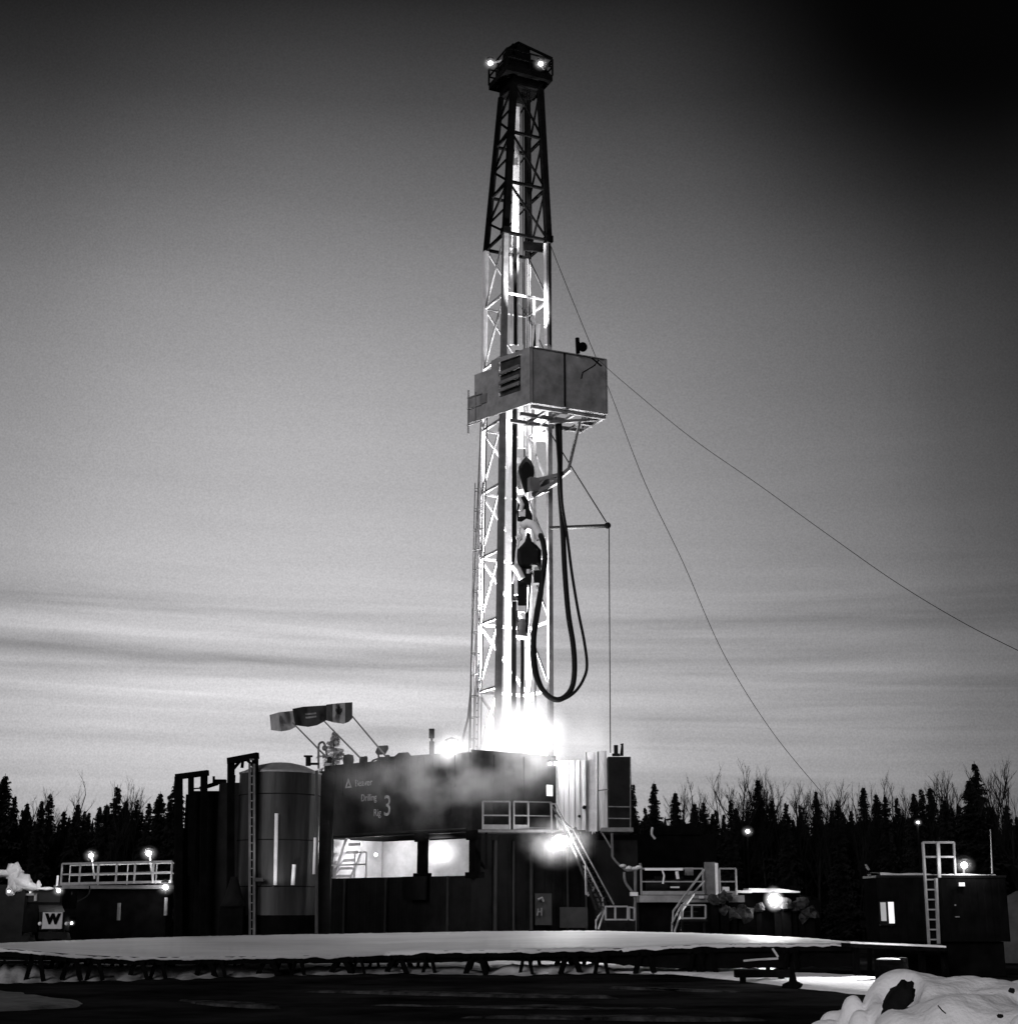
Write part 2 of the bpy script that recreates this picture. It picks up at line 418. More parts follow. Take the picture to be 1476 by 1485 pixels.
tw = MB(); tw.tube([P(1360, 1459, 13.9), P(1366, 1466, 13.8), P(1371, 1470, 13.7)], .006, 5)
tag(tw.build('twig', BARK), 'thin twig sticking out of the snow bank', 'twig')

# ------------------------------------------------------------------ snow covered pipe rack
FAR = [(-120, 1370), (0, 1368), (90, 1364.5), (200, 1360.5), (340, 1357), (500, 1354.5), (700, 1351), (850, 1350), (1000, 1353), (1100, 1357), (1180, 1361), (1238, 1367)]
NEAR = [(-120, 1372), (0, 1375), (60, 1380), (120, 1385), (200, 1388), (340, 1387), (500, 1384.5), (560, 1381.5), (620, 1378.5), (760, 1377.5), (900, 1375), (960, 1372.5), (1020, 1369.5), (1180, 1368.5), (1238, 1368.5)]
def interp(tab, x):
    for (a, b), (c, d) in zip(tab, tab[1:]):
        if x <= c: return b+(d-b)*(x-a)/(c-a)
    return tab[-1][1]
rack = thing('pipe_rack', 'long low pipe rack buried under a smooth layer of snow', 'pipe rack', PG(600, 42, 0))
YNT = [(-120, 41), (60, 41.5), (340, 44.5), (560, 47), (760, 46), (900, 46.5), (1000, 46), (1300, 45)]
def yn(px): return interp(YNT, px)
def rag(px): return 1.1*noise.noise(Vector((px*.06, 0, 2)))+.9*noise.noise(Vector((px*.23, 0, 5)))
sn = MB(); vs = []; nx, ny = 420, 14
for i in range(nx):
    px = -120+(1238+120)*i/(nx-1)
    a = P(px, interp(NEAR, px)+rag(px), yn(px)); b = P(px, interp(FAR, px), 54)
    for j in range(ny):
        t = j/(ny-1); p = a.lerp(b, t)
        p.z += .05*math.sin(math.pi*t)*0+.012*noise.noise(Vector((p.x*1.5, p.y*.8, 0)))+.01*noise.noise(Vector((p.x*6, p.y*3, 2)))
        if j == 0: p.z -= .05*abs(noise.noise(Vector((p.x*3, 0, 7))))+.015
        vs.append(p)
    q = a.copy(); q.z -= .09+.05*noise.noise(Vector((a.x*2.2, 3, 3))); q.y += .02; vs.append(q)
ny1 = ny+1
sn.add(vs, [(i*ny1+j, (i+1)*ny1+j, (i+1)*ny1+j+1, i*ny1+j+1) for i in range(nx-1) for j in range(ny-1)]+
       [(i*ny1+ny, (i+1)*ny1+ny, (i+1)*ny1, i*ny1) for i in range(nx-1)], True)
sn.build('snow_layer', mat('settled_snow', .62, .7, 0, .18, .5, .6, 5, stretch=(.4, 1.2, 1)), rack)
pp = MB()
for i in range(0, 42):
    px = -110+i*32; a = P(px, interp(NEAR, px)+3.5, yn(px)+.06); b = P(px+32.3, interp(NEAR, px+32)+3.5, yn(px+32)+.06)
    pp.beam(a+Vector((0, .06, -.05)), b+Vector((0, .06, -.05)), .1, .2)
pp.build('front_beam', BLACK, rack)
SKB = [(-120, 1385), (0, 1388), (120, 1396), (340, 1398), (600, 1397), (760, 1393), (860, 1396), (940, 1403), (1010, 1406), (1100, 1404), (1180, 1403), (1238, 1402)]
m = MB(); vs = []
for i in range(180):
    px = -120+1358*i/179; j_ = 2.2*noise.noise(Vector((px*.11, 0, 4)))
    a = P(px, interp(NEAR, px)+3, yn(px)+.2); b = P(px, interp(SKB, px)+j_, yn(px)+.2); vs += [a, b, b+Vector((0, .12, 0)), a+Vector((0, .12, 0))]
m.add(vs, [(i*4+j, (i+1)*4+j, (i+1)*4+(j+1) % 4, i*4+(j+1) % 4) for i in range(179) for j in range(4)]); m.build('side_skirt', BLACK, rack)
pj = MB()
for px in range(-100, 1235, 24):
    a = P(px, interp(NEAR, px)+7, yn(px)+.5); b = P(px, interp(FAR, px)+5, 53.8)
    pj.beam(a, b, .12, .14)
pj.build('joist', BLACK, rack)
# snow drifted in under the front edge of the rack
def drift(px0, px1, hh, m_, seed):
    mb = MB(); vs = []; n = int((px1-px0)/3)
    for i in range(n+1):
        px = px0+(px1-px0)*i/n; e = min(1, i/12, (n-i)/12); y0_ = yn(px)
        a = .8+.3*noise.noise(Vector((px*.02, seed, 0)))+.3*noise.noise(Vector((px*.09, seed, 4)))
        for (dy, f_) in ((-.25, -.15), (.15, .03), (.4, .3), (.65, .7), (.9, .95), (1.2, 1.), (2.2, .85), (4, -.2)):
            p = PG(px, y0_+dy+(1.5 if dy < .3 else .3)*noise.noise(Vector((px*.035, 0 if dy < .3 else dy, seed))), 0); p.z = Z(hh, y0_+.9)*f_*a*e-.03*(1-e); vs.append(p)
    mb.add(vs, [(i*8+j, (i+1)*8+j, (i+1)*8+j+1, i*8+j+1) for i in range(n) for j in range(7)], True)
    tag(mb.build('snow_drift', m_), kind='structure')
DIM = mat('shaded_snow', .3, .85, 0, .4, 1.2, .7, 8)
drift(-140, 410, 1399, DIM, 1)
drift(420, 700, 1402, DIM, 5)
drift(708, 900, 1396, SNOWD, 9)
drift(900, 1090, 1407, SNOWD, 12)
# trestles
def trestle_mesh(h=.42, s=.24):
    root = thing('trestle', '', 'trestle', (0, 0, 0), 'A-frame trestles under the snowy pipe rack')
    for sy in (0, 2.0):
        for sx_ in (-1, 1):
            m = MB(); m.beam((sx_*s, sy, -.02), (sx_*s*.45, sy, h), .11, .09); m.build('leg', BLACK, root)
    m = MB()
    m.beam((-s*.7, -.15, h+.04), (-s*.7, 2.15, h+.04), .07, .08); m.beam((s*.7, -.15, h+.04), (s*.7, 2.15, h+.04), .07, .08)
    m.beam((-s*1.2, 0, h+.02), (s*1.2, 0, h+.02), .07, .09); m.beam((-s*1.2, 2.0, h+.02), (s*1.2, 2.0, h+.02), .07, .09)
    m.build('top_frame', BLACK, root)
    return root
tr = trestle_mesh()
TR = [(50, 42.1), (103, 42.2), (137, 42.05), (200, 42.15), (229, 42.1), (298, 42.2), (317, 42.1), (388, 42.2), (432, 42.1), (494, 42.2), (520, 42.1), (575, 42.2), (622, 42.15), (690, 42.2), (763, 42.05), (827, 42.1), (872, 42.2), (935, 42.2), (1010, 42.1), (1026, 42.2), (1148, 42.1)]
for i, (px, Y) in enumerate(TR):
    o = tr if i == 0 else dup(tr)
    Y = yn(px); top = P(px, interp(NEAR, px)+8, Y).z
    Y = yn(px)+.02+.1*(i % 2); o.location = PG(px, Y, 0); o.scale = (1+.25*math.sin(i*3), 1, max(.6, (top-.02)/.46)); o.rotation_euler = (0, 0, .15*math.sin(i*1.7))
    o['label'] = 'black A-frame trestle holding up the snow covered pipe rack'
# pipes stacked behind the left of the rack
pb = thing('pipe_bundle', 'loose stack of steel pipes lying on snow at the left edge', 'pipes', PG(40, 46, 0))
for k, (py, a, b) in enumerate([(1391, -60, 105), (1396, -60, 112), (1401, -60, 96), (1404, -40, 60)]):
    m = MB(); m.tube([P(a, py-1+k, 46+k*.1), P(b, py, 46+k*.1)], .045, 8); m.build('pipe', GREY, pb)
for px in (8, 40, 62, 90): m = MB(); m.beam(P(px, 1388, 46.3), P(px-7, 1410, 46.0), .06); m.build('rack_post', BLACK, pb)
# skid + walkway under the right cabin
sk = thing('timber_walkway', 'snow dusted timber walkway in front of the dark cabin', 'walkway', PG(1300, 42.8, 0))
m = MB(); a = P(1233, 1369, 42.5); b = P(1372, 1375, 42.5); m.prism([a, b, b+Vector((0, 1.2, .0)), a+Vector((0, 1.2, .0))], (0, 0, 0), (0, 0, -.1)); m.build('deck', BLACK, sk)
m = MB(); vs = []
for i in range(41):
    px = 1233+139*i/40; a = P(px, 1369+6*i/40, 42.5)
    for j, (dy, dz) in enumerate(((0, .004), (.02, .045), (.5, .055), (1.2, .05))):
        vs.append(a+Vector((0, dy, dz+(.012*noise.noise(Vector((px*.1, j, 0))) if j else 0))))
m.add(vs, [(i*4+j, (i+1)*4+j, (i+1)*4+j+1, i*4+j+1) for i in range(40) for j in range(3)], True); m.build('snow', SNOW, sk)
for px in (1240, 1290, 1335, 1368):
    m = MB(); a = P(px, 1372, 43); m.beam((a.x, a.y, -.02), a, .14); m.build('post', BLACK, sk)
# small junk under the rack
def junk(px, py, Y, w_, h_, name, lab, cat, m_, snow=True):
    c = P(px, py, Y); t = thing(name, lab, cat, (c.x, c.y, 0))
    m = MB(); m.box((c.x, c.y, c.z/2), (w_, .5, c.z)); m.box((c.x, c.y-.02, c.z*.75), (w_*1.04, .5, .04)); m.build('body', m_, t)
    if snow:
        m = MB(); m.ball((c.x, c.y, c.z), w_*.5, 8, (1, .5/w_, .14)); m.build('snow_cap', SNOW, t)
junk(1288, 1392, 40.5, .62, .3, 'crate', 'low dark crate with snow on its lid beside the timber walkway', 'crate', BLACK)
junk(1307, 1389, 40.9, .2, .25, 'bucket', 'small bucket-sized box with snow on top, right of the low dark crate', 'box', DARK, False)
ss = thing('sled', 'dark sled with snowy runners under the right end of the rack', 'sled', PG(1105, 41, 0))
m = MB(); m.tube([P(1078, 1394, 40.8), P(1100, 1392, 40.8), P(1128, 1390.5, 40.8)], .03, 6); m.build('snowy_runner', SNOWD, ss)
m = MB(); m.beam(P(1120, 1376, 40.8), P(1128, 1388, 40.8), .05); m.build('snowy_strut', SNOWD, ss)
m = MB(); m.box(PG(1105, 41.1, .2), (1.4, .5, .18)); m.build('body', BLACK, ss)
for dx in (-.5, .5):
    m = MB(); c = PG(1105, 41.1, .05); m.beam((c.x+dx, c.y, -.03), (c.x+dx, c.y, .12), .12); m.build('foot', BLACK, ss)
cn = thing('jack_stand', 'dark jack stand with a flared foot standing on bright snow', 'jack stand', PG(1150, 38.6, 0))
m = MB(); c = PG(1150, 38.6, 0); m.lathe(c, [(.28, -.03), (.26, .05), (.1, .12), (.06, .3), (.06, .55), (.001, .56)], 14); m.build('stand', BLACK, cn)

# ------------------------------------------------------------------ the mast
A25 = R_(25)
RD = Vector((math.cos(A25), math.sin(A25), 0)); BD = Vector((-math.sin(A25), math.cos(A25), 0))
YM = 62.
zb = Z(1098, YM); zt = Z(350, YM+1); zc = Z(128, YM+1)
near_b = PG(721, YM, zb); near_t = PG(733, YM, zt)
wb, db, wt, dt = 2.42, 2.1, 2.12, 2.1
def corners(n, w_, d_): return [n, n+RD*w_, n+RD*w_+BD*d_, n+BD*d_]      # near, right, far, left
CB = corners(near_b, wb, db); CT = corners(near_t, wt, dt)
cen_t = sum(CT, Vector())/4
near_c = PG(745, YM+.5, zc)
CC = corners(near_c, 1.35, 1.4)
def cpt(k, t): return CB[k].lerp(CT[k], t)
def upt(k, t): return CT[k].lerp(CC[k], t)
LATT = mat('white_lattice_paint', .3, .5, 0, .75, 1.6)
LEGG = mat('grey_painted_leg', .34, .6, 0, .3, 2, .2, 15)
mast = thing('drilling_mast', 'tall lattice drilling mast lit from inside, with a dark tapered top section', 'drilling mast', (cen_t.x, cen_t.y, zb))
for k in range(4):
    m = MB(); m.beam(cpt(k, 0), cpt(k, 1), .23 if k == 0 else .2, .23 if k == 0 else .2, up=-BD)
    m.build('lower_leg', (GREY, LEGG, LITE, LITE)[k], mast)
    m = MB(); m.beam(upt(k, -.01), upt(k, 1), .27 if k in (0, 1) else .2, .27, up=-BD); m.build('upper_leg', BLACK, mast)
# bracing, lower section
NB = 8
br = {n: MB() for n in ('left', 'right', 'back')}
for i in range(NB+1):
    t = i/NB
    br['left'].beam(cpt(0, t), cpt(3, t), .1); br['right'].beam(cpt(1, t), cpt(2, t), .1); br['back'].beam(cpt(2, t), cpt(3, t), .1)
    if t > .72: m = MB(); m.beam(cpt(0, t), cpt(1, t), .08); m.build('girt', LATT, mast)
    if i < NB:
        t2 = (i+1)/NB; tm = (t+t2)/2
        br['left'].beam(cpt(3, t), cpt(0, t2) if i % 2 else cpt(0, t2), .08)
        br['right'].beam(cpt(2, t2), cpt(1, t), .08)
        br['back'].beam(cpt(3, t2), cpt(2, t), .085)
for n in br: br[n].build('side_lattice', LATT, mast)
# upper section lattice
for fa_ in ((0, 3), (1, 2), (2, 3), (0, 1)):
    m = MB(); K = 3
    for i in range(K+1):
        t = i/K
        m.beam(upt(fa_[0], t), upt(fa_[1], t), .12)
        if i < K:
            t2 = (i+1)/K
            if fa_ == (0, 1): m.beam(upt(0, t2), upt(1, t), .08)
            elif fa_ == (0, 3):
                m.beam(upt(0, t), upt(3, (t+t2)/2), .09); m.beam(upt(3, (t+t2)/2), upt(0, t2), .09); m.beam(upt(0, (t+t2)/2), upt(3, (t+t2)/2), .08)
            else: m.beam(upt(fa_[0], t2), upt(fa_[1], t), .08)
    m.build('top_lattice', BLACK, mast)
# splice collar
m = MB()
m.beam(CT[0]+Vector((0, 0, -.1)), CT[0]+Vector((0, 0, .2)), .36); m.build('splice_collar', BLACK, mast); m = MB(); m.beam(CT[1]+Vector((0, 0, -.1)), CT[1]+Vector((0, 0, .2)), .34)
m.build('splice_collar', BLACK, mast); m = MB(); m.beam(CT[0].lerp(CT[1], .5)+BD*.3+Vector((0, 0, -.35)), CT[0].lerp(CT[1], .96)+BD*.3+Vector((0, 0, -.25)), .12, .42)
m.build('splice_collar', BLACK, mast)
# inner fittings: guide rails, torque tube, pipes
def inner(px, Y, y0_, y1_, wdt, mt, name, h=None, px1=None):
    m = MB(); m.beam(P(px1 or px, y1_, Y), PG(px, Y, Z(y0_, Y)), wdt, h or wdt, up=(0, -1, 0)); return m.build(name, mt, mast)
def vert(px_top, y_top, px_bot, y_bot, Y, wdt, mt, name):
    m = MB(); m.beam(P(px_bot, y_bot, Y), P(px_top, y_top, Y), wdt, .1, up=(0, -1, 0)); return m.build(name, mt, mast)
vert(750, 155, 748, 500, 63.4, .22, LITE, 'guide_rail')
vert(747.5, 240, 745, 360, 63.3, .22, LITE, 'guide_rail')
vert(738.5, 595, 735, 1085, 63.3, .26, LITE, 'guide_rail')
vert(766, 140, 769, 360, 64.0, .2, DARK, 'torque_tube')
vert(747, 360, 747.5, 500, 63.0, .16, DARK, 'torque_tube')
vert(746, 590, 745, 1085, 62.7, .2, DARK, 'torque_tube')
vert(775, 600, 776, 1085, 64.0, .12, GREY, 'stand_pipe')
vert(787, 590, 783, 640, 63.9, .66, LITE, 'wind_panel')
vert(757, 590, 757, 650, 63.9, .36, LITE, 'wind_panel')
vert(780, 470, 777, 503, 63.8, .25, LITE, 'wind_panel')
vert(774, 430, 775, 503, 63.8, .12, LITE, 'stand_pipe')
vert(790, 353, 791.5, 500, 62.75, .12, LITE, 'lit_leg_strip')  # white strip paints the lit inner face of the right leg
vert(796.5, 353, 798, 500, 62.7, .1, DARK, 'shaded_leg_edge')  # dark strip paints the shaded outer side of that leg
vert(741, 360, 741, 500, 63.2, .1, LITE, 'stand_pipe')
vert(758, 380, 759, 500, 64.2, .07, GREY, 'stand_pipe')
vert(728, 600, 724, 1080, 62.9, .06, LITE, 'stand_pipe')
vert(706, 600, 697, 1080, 63.2, .05, DARK, 'stand_pipe')
# ladder on the left leg
lad = MB()
la = cpt(3, 0)+RD*-.08+BD*-.1; lb = cpt(3, .52)+RD*-.05+BD*-.1
for o_ in (-.17, .17): lad.beam(la+BD*o_, lb+BD*o_, .045)
n_ = int((lb-la).length/.3)
for i in range(n_): p = la.lerp(lb, i/n_); lad.beam(p-BD*.17, p+BD*.17, .03)
for i in range(0, n_, 3):
    p = la.lerp(lb, i/n_)
    pts = [p+BD*(-.3*math.cos(a))+RD*(-.3*math.sin(a)) for a in [math.pi*k/6 for k in range(7)]]
    for q, r_ in zip(pts, pts[1:]): lad.beam(q, r_, .03)
for a in (.8, 1.57, 2.3): lad.beam(la+BD*(-.3*math.cos(a))+RD*(-.3*math.sin(a)), lb+BD*(-.3*math.cos(a))+RD*(-.3*math.sin(a)), .03)
lad.build('caged_ladder', GREY, mast)
# hanging lines down the left side
m = MB(); m.tube([P(700, 560, 62.5), P(691, 760, 62.5), P(686, 900, 62.4), P(683, 985, 62.3), P(682, 1085, 62.2)], .035, 6)
m.tube([P(683, 1000, 62.2), P(679, 1040, 61.9), P(668, 1084, 61.5)], .05, 6); m.build('hanging_line', GREY, mast)
# crown
cr0 = sum(CC, Vector())/4
def cpos(a, b, z): return cr0+RD*a*.86+BD*b*.7+Vector((0, 0, z*.88+.45))
m = MB(); m.box(cpos(0, 0, .12), (2.35, 2.0, .3), A25); m.box(cpos(0, -.1, .6), (1.9, 1.6, .7), A25); m.box(cpos(-.0, 0, -.3), (1.5, 1.45, .5), A25)
m.prism([cpos(-1.3, -1.3, .0), cpos(1.4, -1.3, .0), cpos(1.4, -1.3, .3), cpos(.9, -1.3, .75), cpos(-.5, -1.3, .75), cpos(-1.3, -1.3, .35)], (0, 0, 0), BD*.1)
m.build('crown_platform', BLACK, mast)
m = MB(); m.box(cpos(-.25, 0, 1.3), (.9, 1.1, 1.1), A25); m.lathe(cpos(-.25, 0, 1.65), [(.5, 0), (.45, .25), (.2, .34), (.001, .35)], 12); m.build('crown_sheave_housing', BLACK, mast)
m = MB()
cn4 = [(-1.35, -1.45), (1.35, -1.45), (1.35, 1.45), (-1.35, 1.45)]
for i, (a, b) in enumerate(cn4):
    c, d = cn4[(i+1) % 4]
    for zz in (.75, 1.2): m.beam(cpos(a, b, zz), cpos(c, d, zz), .06)
    for t in (0, .5): m.beam(cpos(a+(c-a)*t, b+(d-b)*t, .25), cpos(a+(c-a)*t, b+(d-b)*t, 1.2), .07)
m.beam(cpos(-.4, -.6, 2.15), cpos(1.35, -1.45, 1.25), .1)
m.beam(cpos(-.4, -.6, 2.1), cpos(-1.3, -1.2, 1.2), .14)
m.beam(cpos(.6, -1.4, .3), cpos(1.35, -1.4, 1.0), .08)
m.build('crown_railing', BLACK, mast)
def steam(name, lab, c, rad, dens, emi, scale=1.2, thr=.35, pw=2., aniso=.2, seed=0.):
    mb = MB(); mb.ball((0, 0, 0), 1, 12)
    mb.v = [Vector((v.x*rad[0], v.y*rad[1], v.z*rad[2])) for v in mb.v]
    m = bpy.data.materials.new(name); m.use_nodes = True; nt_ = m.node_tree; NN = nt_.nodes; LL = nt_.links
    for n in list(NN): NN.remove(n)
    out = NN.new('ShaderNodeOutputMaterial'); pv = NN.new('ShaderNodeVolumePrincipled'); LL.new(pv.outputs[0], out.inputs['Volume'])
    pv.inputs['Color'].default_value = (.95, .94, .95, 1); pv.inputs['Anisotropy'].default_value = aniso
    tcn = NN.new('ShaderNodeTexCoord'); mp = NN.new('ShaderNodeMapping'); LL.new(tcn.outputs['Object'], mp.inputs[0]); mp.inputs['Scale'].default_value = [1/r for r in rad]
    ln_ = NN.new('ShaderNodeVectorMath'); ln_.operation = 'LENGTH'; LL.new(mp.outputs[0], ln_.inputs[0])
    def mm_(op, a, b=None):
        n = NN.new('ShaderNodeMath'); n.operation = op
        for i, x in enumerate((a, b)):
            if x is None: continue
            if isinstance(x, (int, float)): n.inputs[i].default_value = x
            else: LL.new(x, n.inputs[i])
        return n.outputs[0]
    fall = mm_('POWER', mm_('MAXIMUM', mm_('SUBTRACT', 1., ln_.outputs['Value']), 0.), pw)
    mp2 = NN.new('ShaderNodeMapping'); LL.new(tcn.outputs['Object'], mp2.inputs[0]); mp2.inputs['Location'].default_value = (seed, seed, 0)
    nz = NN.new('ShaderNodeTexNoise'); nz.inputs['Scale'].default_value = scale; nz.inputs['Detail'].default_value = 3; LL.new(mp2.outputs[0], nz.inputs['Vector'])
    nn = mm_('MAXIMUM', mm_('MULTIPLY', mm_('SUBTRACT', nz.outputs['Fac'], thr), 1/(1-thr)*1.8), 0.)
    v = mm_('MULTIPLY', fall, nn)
    LL.new(mm_('MULTIPLY', v, dens), pv.inputs['Density']); LL.new(mm_('MULTIPLY', v, emi), pv.inputs['Emission Strength'])  # emission puts lamplight into the volume itself
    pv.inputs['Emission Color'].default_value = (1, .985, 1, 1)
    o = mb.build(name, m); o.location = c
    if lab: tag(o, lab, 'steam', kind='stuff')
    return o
def lamp(name, lab, px, py, Y, r, power, mount=None, group=None, kind='POINT', spot=None, target=None, size=None, parent=None, mname='bracket', lamp_glow=True):
    c = P(px, py, Y)
    if parent is None: t = thing(name, lab, 'lamp', c, group)
    else: t = parent
    m = MB(); m.ball(c, r*(.55 if lamp_glow else 1), 8, (1, .8, .9)); lens = m.build('lens' if parent is None else 'lamp', BULB, t)
    h = MB(); h.lathe(c+Vector((0, .0, 0)), [(r*.5, r*.8), (r*.9, r*.85), (r*.9, r*1.15), (r*.2, r*1.4), (.001, r*1.42)], 12)
    h.build('housing', DARK, t if parent is None else lens)
    if mount is not None:
        b = MB(); b.beam(c+Vector((0, r*.5, 0)), mount, .06); b.build(mname, GREY, t if parent is None else lens)
    if lamp_glow:
        st_ = steam('lamp_glow', None, c, (r*2.3, r*2., r*2.), .3, .9/r, 1.6/r, .2, 3., seed=px)  # emissive ball stands in for bloom around the lamp
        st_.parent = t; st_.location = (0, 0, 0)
    if power: light(kind, 'lamp_light', c+(Vector((0, -r*1.3, 0)) if kind == 'POINT' else Vector()), power, t, size or r, spot, target)
    return t
lamp('beacon', 'left round lamp glowing on the mast crown', 711, 91, 62.6, .2, 6, cpos(-1.35, -.6, .85), 'beacons on the mast crown')
lamp('beacon', 'right round lamp glowing on the mast crown', 784, 92, 61.6, .2, 6, cpos(1.35, -.5, .85), 'beacons on the mast crown')

# racking board with wind walls
YBrd = 60.1
zb1 = Z(585, YBrd); zb2 = Z(503, YBrd)
B0 = PG(769, YBrd, (zb1+zb2)/2); B0.z = 0
def bp(a, b, z): return B0+RD*a+BD*b+Vector((0, 0, z))
RB, LB = 3.62, 3.75
SD = Vector((-.70, .714, 0)); ASD = math.atan2(.714, -.70)-math.pi/2
def bs(o, b, z): return B0+SD*b+Vector((-.714, -.70, 0))*o+Vector((0, 0, z))
board = thing('racking_board', 'grey canvas-walled racking platform jutting out of the mast', 'platform', bp(0, 0, zb1))
m = MB(); m.wall(bp(0, 0, 0), bp(RB, 0, 0), zb1, zb2, .06); m.build('front_wind_wall', MID, board)
for k in (0.44,):
    m = MB(); m.beam(bp(RB*k, -.03, zb1+.1), bp(RB*k, -.03, zb2), .05); m.build('seam', DARK, board)
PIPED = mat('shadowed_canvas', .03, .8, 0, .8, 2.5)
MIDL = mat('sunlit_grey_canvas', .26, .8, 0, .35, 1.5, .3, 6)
m = MB()
def lw(b0, b1, z0, z1): 
    c = bs(.0, (b0+b1)/2, (z0+z1)/2); m.box(c, (.06, abs(b1-b0), z1-z0), ASD)
H = zb2-zb1
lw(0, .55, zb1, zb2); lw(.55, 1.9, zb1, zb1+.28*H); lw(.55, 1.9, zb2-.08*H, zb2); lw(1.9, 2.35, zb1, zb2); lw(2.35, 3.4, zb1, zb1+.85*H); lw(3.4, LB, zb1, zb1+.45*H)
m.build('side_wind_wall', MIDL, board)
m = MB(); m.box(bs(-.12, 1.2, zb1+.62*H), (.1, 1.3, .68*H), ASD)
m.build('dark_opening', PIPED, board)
for f in (.42, .55, .72): m = MB(); m.beam(bs(.05, .6, zb1+f*H), bs(.05, 1.85, zb1+(f-.02)*H), .08, .14); m.build('slat', GREY, board)
m = MB(); m.beam(bs(.05, 2.6, zb1+.35*H), bs(.05, 3.0, zb1+.35*H), .06, .4); m.build('slat', GREY, board)
for k in (.02, .98):
    m = MB(); m.beam(bp(RB*k, -.03, zb1+.05), bp(RB*k, -.03, zb2-.03), .035); m.build('panel_rib', MID, board)
m = MB(); m.beam(bp(0, -.04, zb1+.04), bp(RB, -.04, zb1+.04), .05); m.beam(bp(RB, -.04, zb1+.04), bp(RB, -.04, zb2), .05); m.beam(bp(RB, -.04, zb2), bp(0, -.04, zb2), .04); m.build('panel_rim', MID, board)
m = MB(); m.wall(bp(RB, 0, 0), bp(RB, 2.2, 0), zb1, zb2, .06); m.build('end_wind_wall', MID, board)
# platform underside: open frame
m = MB()
for b in (.15, 1.2, 2.2): m.beam(bp(.1, b, zb1-.08), bp(RB-.05, b, zb1-.08), .14, .16)
for a in (.9, 1.5, 2.2, 2.9, RB-.05): m.beam(bp(a, .1, zb1-.08), bp(a, 2.4, zb1-.08), .1, .12)
m.beam(bp(1.0, 0.3, zb1-.6), bp(RB-.3, .3, zb1-.15), .12)
m.build('floor_frame', GREY, board)
m = MB()
m.beam(bs(.05, LB, zb1-.5), bs(.05, LB, zb2-1.0), .06)
for z_ in (.0, .3, .5): m.beam(bs(.06, 2.9, zb1+z_*H-.1), bs(.06, LB+.05, zb1+z_*H-.1), .05)
for b in (3.3,): m.beam(bs(.06, b, zb1-.1), bs(.06, b, zb1+.52*H), .04)
m.build('side_railing', MID, board)
m = MB(); c = P(841, 507, 60.8); m.tube([P(838, 512, 60.9), P(837, 490, 60.9)], .09, 8); m.ball(P(845, 503, 60.9), .22, 8, (.9, .6, 1)); m.beam(P(838, 496, 60.9), P(846, 507, 60.9), .1)
m.build('davit', BLACK, board)
m = MB(); m.tube([P(868, 522, 60.9), P(862, 530, 60.8), P(845, 540, 60.6), P(843, 549, 60.5)], .03, 5); m.tube([P(858, 519, 60.9), P(872, 531, 60.8)], .04, 5); m.build('wire_bridle', BLACK, board)
lb_ = P(752, 512, 61.0)
m = MB(); m.box(lb_, (.3, .2, .2)); m.build('added_lamp_box', DARK, board)  # added box for unseen spots that whiten the mast steel
light('SPOT', 'lamp_light', lb_+Vector((0, 0, .25)), 14000, board, .12, 26, P(752, 260, 63.4))
light('SPOT', 'lamp_light', lb_+Vector((.9, 0, .25)), 3800, board, .12, 24, P(784, 430, 63.4))
light('POINT', 'lamp_light', P(768, 612, 62.6), 600, board, .12)  # unseen point light added to whiten the panels under the platform
# mid-mast arm (swing arm) and strut
arm = thing('swing_arm', 'short grey truss arm reaching right from the mast below the platform', 'arm', P(770, 705, 62.5))
m = MB(); a = P(773, 706, 62.6); b = P(812, 692, 61.4)
for dz in (-.35, .25): m.beam(a+Vector((0, 0, dz)), b+Vector((0, 0, dz*.4)), .16)
m.beam(a+Vector((0, 0, -.35)), a.lerp(b, .5)+Vector((0, 0, .2)), .12); m.beam(a.lerp(b, .5)+Vector((0, 0, .2)), b+Vector((0, 0, -.15)), .12)
m.box(a.lerp(b, .2), (.9, .3, .55), A25)
m.build('truss', GREY, arm)
m = MB(); m.beam(b, P(826, 680, 61.2), .16); m.build('tip', GREY, arm)
m = MB(); m.beam(P(824, 682, 61.2), P(841, 610, 60.9), .1); m.build('strut', GREY, arm)
po = thing('derrick_pole', 'horizontal grey pole pointing right from the mast, with a line hanging off its tip', 'pole', P(800, 765, 62.6))
m = MB(); m.tube([P(797, 766, 62.9), P(882, 762.5, 62)], .09, 8); m.build('pole', mat('dull_pole_paint', .012), po)
m = MB(); m.ball(P(881, 762, 62), .14, 8); m.build('pulley', DARK, po)
m = MB(); m.tube([P(797, 626, 62.9), P(823, 668, 62.5), P(879, 757, 62)], .028, 5); m.build('stay', DARK, po)
m = MB(); m.tube([P(883, 766, 62), P(884, 930, 62), P(885, 1092, 62)], .022, 5); m.build('hanging_line', DARK, po)

# guy wires
WIREM = mat('weathered_wire', .015, .9, spec=.0)
def wire(pts, Ys, lab, r=.016):
    from bisect import bisect
    P3 = [P(px, py, Y) for (px, py), Y in zip(pts, Ys)]
    out = []
    for i in range(len(P3)-1):
        p0 = P3[max(0, i-1)]; p1 = P3[i]; p2 = P3[i+1]; p3 = P3[min(len(P3)-1, i+2)]
        for k in range(8):
            t = k/8
            out.append(.5*((2*p1)+(p2-p0)*t+(2*p0-5*p1+4*p2-p3)*t*t+(3*p1-p0-3*p2+p3)*t**3))
    out.append(P3[-1])
    m = MB(); m.tube(out, r, 5); tag(m.build('guy_wire', WIREM), lab, 'guy wire', 'guy wires of the mast')
wire([(797, 352), (815, 398), (845, 472), (885, 570), (935, 700), (990, 815), (1050, 950), (1120, 1062), (1190, 1148)], [62.9, 63, 63.3, 64, 66, 69, 73, 78, 84], 'steeper guy wire, from the splice of the mast down to the treeline')
